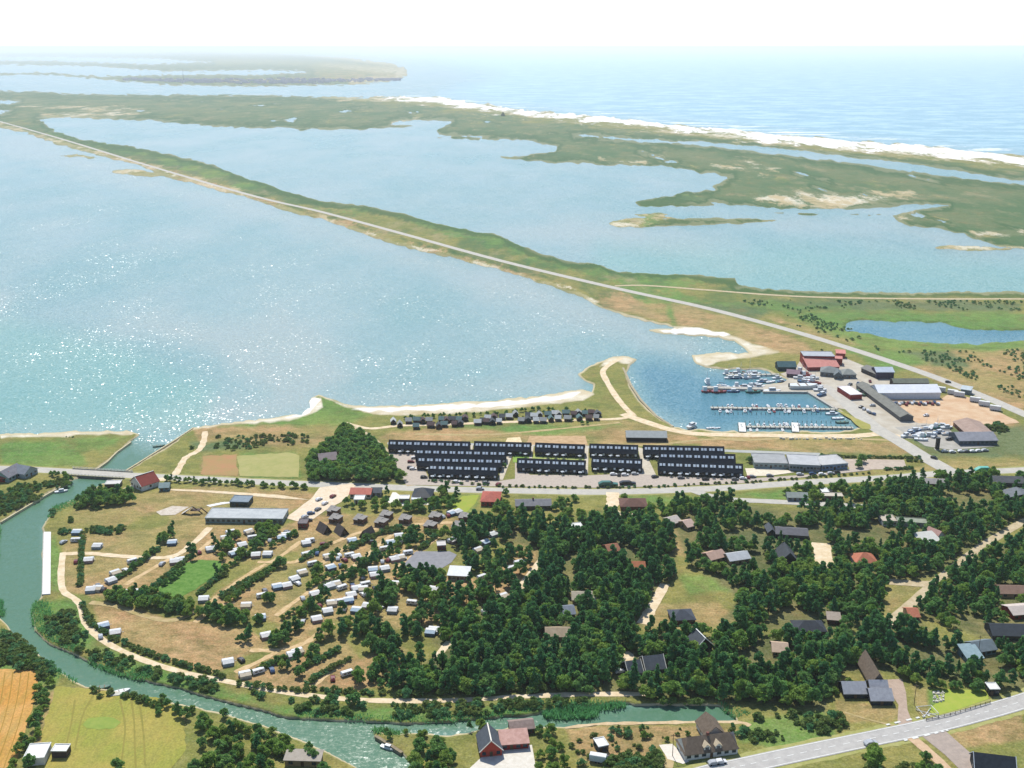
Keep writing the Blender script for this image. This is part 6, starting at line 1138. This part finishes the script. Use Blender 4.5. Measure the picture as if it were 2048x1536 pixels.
def gn_scatter(name, pts, metas):
    col = bpy.data.collections.new(name + '_kinds')
    for i, me in enumerate(metas): o = bpy.data.objects.new('%s_kind' % name, me); col.objects.link(o)
    me = bpy.data.meshes.new(name); me.from_pydata([(p[0], p[1], GZ - .05) for p in pts], [], [])
    for kk, vv, ty in (('rot', [p[3] for p in pts], 'FLOAT'), ('scl', [p[2] for p in pts], 'FLOAT'), ('idx', [int(p[3] * 1000) % len(metas) for p in pts], 'INT')): at = me.attributes.new(kk, ty, 'POINT'); at.data.foreach_set('value', vv)
    o = link(name, me); g = bpy.data.node_groups.new(name, 'GeometryNodeTree'); g.interface.new_socket('Geometry', in_out='INPUT', socket_type='NodeSocketGeometry'); g.interface.new_socket('Geometry', in_out='OUTPUT', socket_type='NodeSocketGeometry')
    N = lambda k: g.nodes.new(k); gi, go, ip, ci = N('NodeGroupInput'), N('NodeGroupOutput'), N('GeometryNodeInstanceOnPoints'), N('GeometryNodeCollectionInfo')
    ci.inputs['Collection'].default_value = col; ci.inputs['Separate Children'].default_value = True; ci.inputs['Reset Children'].default_value = True; ip.inputs['Pick Instance'].default_value = True
    def at(nm, ty): q = N('GeometryNodeInputNamedAttribute'); q.data_type = ty; q.inputs[0].default_value = nm; return [s for s in q.outputs if s.enabled][0]
    cx = N('ShaderNodeCombineXYZ'); lk = g.links.new; lk(at('rot', 'FLOAT'), cx.inputs[2]); lk(gi.outputs[0], ip.inputs['Points']); lk(ci.outputs[0], ip.inputs['Instance']); lk(at('idx', 'INT'), ip.inputs['Instance Index']); lk(cx.outputs[0], ip.inputs['Rotation']); lk(at('scl', 'FLOAT'), ip.inputs['Scale']); lk(ip.outputs[0], go.inputs[0])
    md = o.modifiers.new('scatter', 'NODES'); md.node_group = g; tag(o, kind='stuff'); return o
BOX = {}
for lst in CAND.values():
    for q in lst:
        b = BOX.setdefault(q[4], [q[0], q[0], q[1], q[1]]); b[0] = min(b[0], q[0]); b[1] = max(b[1], q[0]); b[2] = min(b[2], q[1]); b[3] = max(b[3], q[1])
def where(q):
    b = BOX[q[4]]; u = (q[0] - b[0]) / (b[1] - b[0] + .1); v = (q[1] - b[2]) / (b[3] - b[2] + .1)
    if q[4].startswith('standing'): return ''
    if q[4] in ('in the dense middle wood', 'in the long wood above the still channel', 'in the upper right cottage wood'):
        return ('front ', 'lower middle ', 'upper middle ', 'back ')[min(3, int(v * 4))] + ('far left ', 'left ', 'centre ', 'right ', 'far right ')[min(4, int(u * 5))]
    return ('front ', 'middle ', 'back ')[min(2, int(v * 3))] + ('left ', 'centre ', 'right ')[min(2, int(u * 3))]
SZ = {}
for sp, lst in CAND.items(): ss = sorted(q[2] for q in lst); SZ[sp] = (ss[len(ss) // 3], ss[2 * len(ss) // 3])
LIMIT = {'pine_tree': 300, 'fir_tree': 120, 'broadleaf_tree': 150, 'dark_tree': 150, 'shrub': 200, 'willow_shrub': 100}
REST = {'pine_tree': 'pine_wood', 'fir_tree': 'fir_wood', 'broadleaf_tree': 'light_wood', 'dark_tree': 'dark_wood', 'shrub': 'shrubland', 'willow_shrub': 'willow_scrub'}
for sp, lst in CAND.items():
    lst.sort(key=lambda q: (0 if infr(q[0], q[1]) else 1, (q[0] ** 2 + q[1] ** 2) / q[2] ** 2)); n = LIMIT[sp]; pr = KIND[sp]; lab, cat = NICE[sp]
    for i, q in enumerate(lst[:n]):
        cr, tr_ = pr[i % len(pr)]
        if tr_:
            e = link(sp if sp not in ('dark_tree',) else 'broadleaf_tree', None, None, (q[0], q[1], GZ - .05), q[3]); e.scale = (q[2], q[2], q[2] * (.9 + .2 * ((i * 7) % 5) / 4)); link('trunk', tr_, e); link('crown', cr, e); e.scale[0] *= .85 + .35 * ((i * 13) % 7) / 6
        else: e = link('shrub', cr, None, (q[0], q[1], GZ - .05), q[3]); e.scale = (q[2],) * 3
        tag(e, ('small ' if q[2] < SZ[sp][0] else 'large ' if q[2] > SZ[sp][1] else '') + lab + ' ' + where(q) + q[4], cat, lab + 's ' + q[4])
    if len(lst) > n: gn_scatter(REST[sp], lst[n:], [q[0] for q in pr])
    print(sp, len(lst))
e = link('red_leaved_tree', None, None, (RED[0], RED[1], GZ)); e.scale = (.75,) * 3; tag(e, 'dark red leaved tree among the green ones in the upper middle wood', 'tree'); link('trunk', trunkmesh(7.5, .2, 3), e); link('crown', leafmesh(leaves(clumpset('broad', 7.5, 3.6, 9), 46, .42, 9), 'crown', redM), e)
# reed beds: thousands of thin upright blades
reedM = leafmat('reed_blades', '559a5c', '6cae74', '7eae68', .4)
def reeds(px, name, dens, h, seed, m=reedM):
    poly = [tuple(P(*p, 0)[:2]) for p in rough(T(px), 2, 8, seed)]; g = np.random.default_rng(seed); X = [p[0] for p in poly]; Y = [p[1] for p in poly]
    ar = (max(X) - min(X)) * (max(Y) - min(Y)); n = int(min(140000, ar * dens * 3.2)); a = g.uniform(min(X), max(X), n); b = g.uniform(min(Y), max(Y), n); k = inside(poly, a, b); a = a[k]; b = b[k]; n = len(a)
    th = g.uniform(0, 6.28, n); hh = h * .7 * g.uniform(.75, 1.1, n) * (1 + .25 * np.sin(a * .35) * np.cos(b * .4)); wv = g.uniform(.16, .3, n); lx = g.normal(0, .4, n) * hh; ly = g.normal(0, .4, n) * hh; c, s = np.cos(th) * wv, np.sin(th) * wv; z0 = np.full(n, -.1)
    V = np.stack([np.stack([a - c, b - s, z0], 1), np.stack([a + c, b + s, z0], 1), np.stack([a + c * .5 + lx, b + s * .5 + ly, hh], 1), np.stack([a - c * .5 + lx, b - s * .5 + ly, hh], 1)], 1).reshape(-1, 3)
    o = link(name, leafmesh(V, name, m)); tag(o, kind='stuff')
reeds("72,1205 98,1210 105,1235 115,1260 150,1285 168,1300 150,1308 118,1296 90,1278 66,1250 62,1225", 'reed_bed', 1.6, 2.6, 1); reeds("135,1288 170,1300 165,1306 140,1305", 'reed_bed', 1.6, 2.4, 2)
reeds("178,1318 215,1325 260,1340 300,1352 330,1358 290,1364 230,1352 180,1330", 'reed_bed', 1.6, 2.6, 3); reeds("600,1424 650,1432 760,1436 900,1434 1000,1424 1080,1414 1085,1424 1000,1436 880,1448 740,1446 600,1436", 'reed_bed', 1.2, 2.3, 4)
reeds("1083,1428 1100,1414 1160,1408 1250,1410 1252,1418 1200,1424 1195,1437 1130,1441 1090,1438", 'reed_bed', 1.8, 2.8, 5); reeds("1440,1410 1475,1414 1500,1432 1470,1440 1445,1425", 'reed_bed', 1.2, 2.4, 6); reeds("745,1460 800,1464 830,1470 780,1478 750,1472", 'reed_bed', 1.5, 2.4, 7)
reeds("-60,1080 -30,1060 2,1055 -4,1120 -30,1160 -20,1195 8,1205 10,1235 -30,1230 -60,1180", 'reed_bed', 1.4, 2.4, 8); reeds("108,1016 150,1000 170,995 140,1018 112,1030 100,1040 96,1034", 'reed_bed', 1.2, 2.2, 9); reeds("0,1255 40,1290 100,1330 160,1366 150,1372 90,1345 30,1300 -20,1262", 'reed_bed', 1.2, 2.0, 10)
# far headland town: tiny pale houses that read as one mass, and a church-like mast
tb = MB(); r5 = random.Random(5)
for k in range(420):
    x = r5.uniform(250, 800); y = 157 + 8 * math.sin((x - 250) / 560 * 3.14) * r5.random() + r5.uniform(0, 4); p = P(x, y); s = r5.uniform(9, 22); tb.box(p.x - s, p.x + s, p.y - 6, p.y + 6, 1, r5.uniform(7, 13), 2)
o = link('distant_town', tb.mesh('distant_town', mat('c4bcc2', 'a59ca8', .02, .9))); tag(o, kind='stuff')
e = link('radio_mast', None, None, P(367, 160)); tag(e, 'thin tall mast on the far headland', 'mast'); link('shaft', MB().cyl(0, 0, 0, 80, 2.5, 1, 6).mesh('shaft', slate), e)
e = link('dune_lookout', None, None, P(1006, 232)); tag(e, 'small dark clump of a lookout tower on the far dunes', 'tower'); link('tower', MB().box(-3, 3, -3, 3, 0, 14, 1).mesh('tower', mat('5a6a4a', '4a5a3a', .1)), e); link('cabin', MB().box(-8, 8, -6, 6, 0, 9, 3).mesh('cabin', mat('5a6a4a', '4a5a3a', .1)), e)
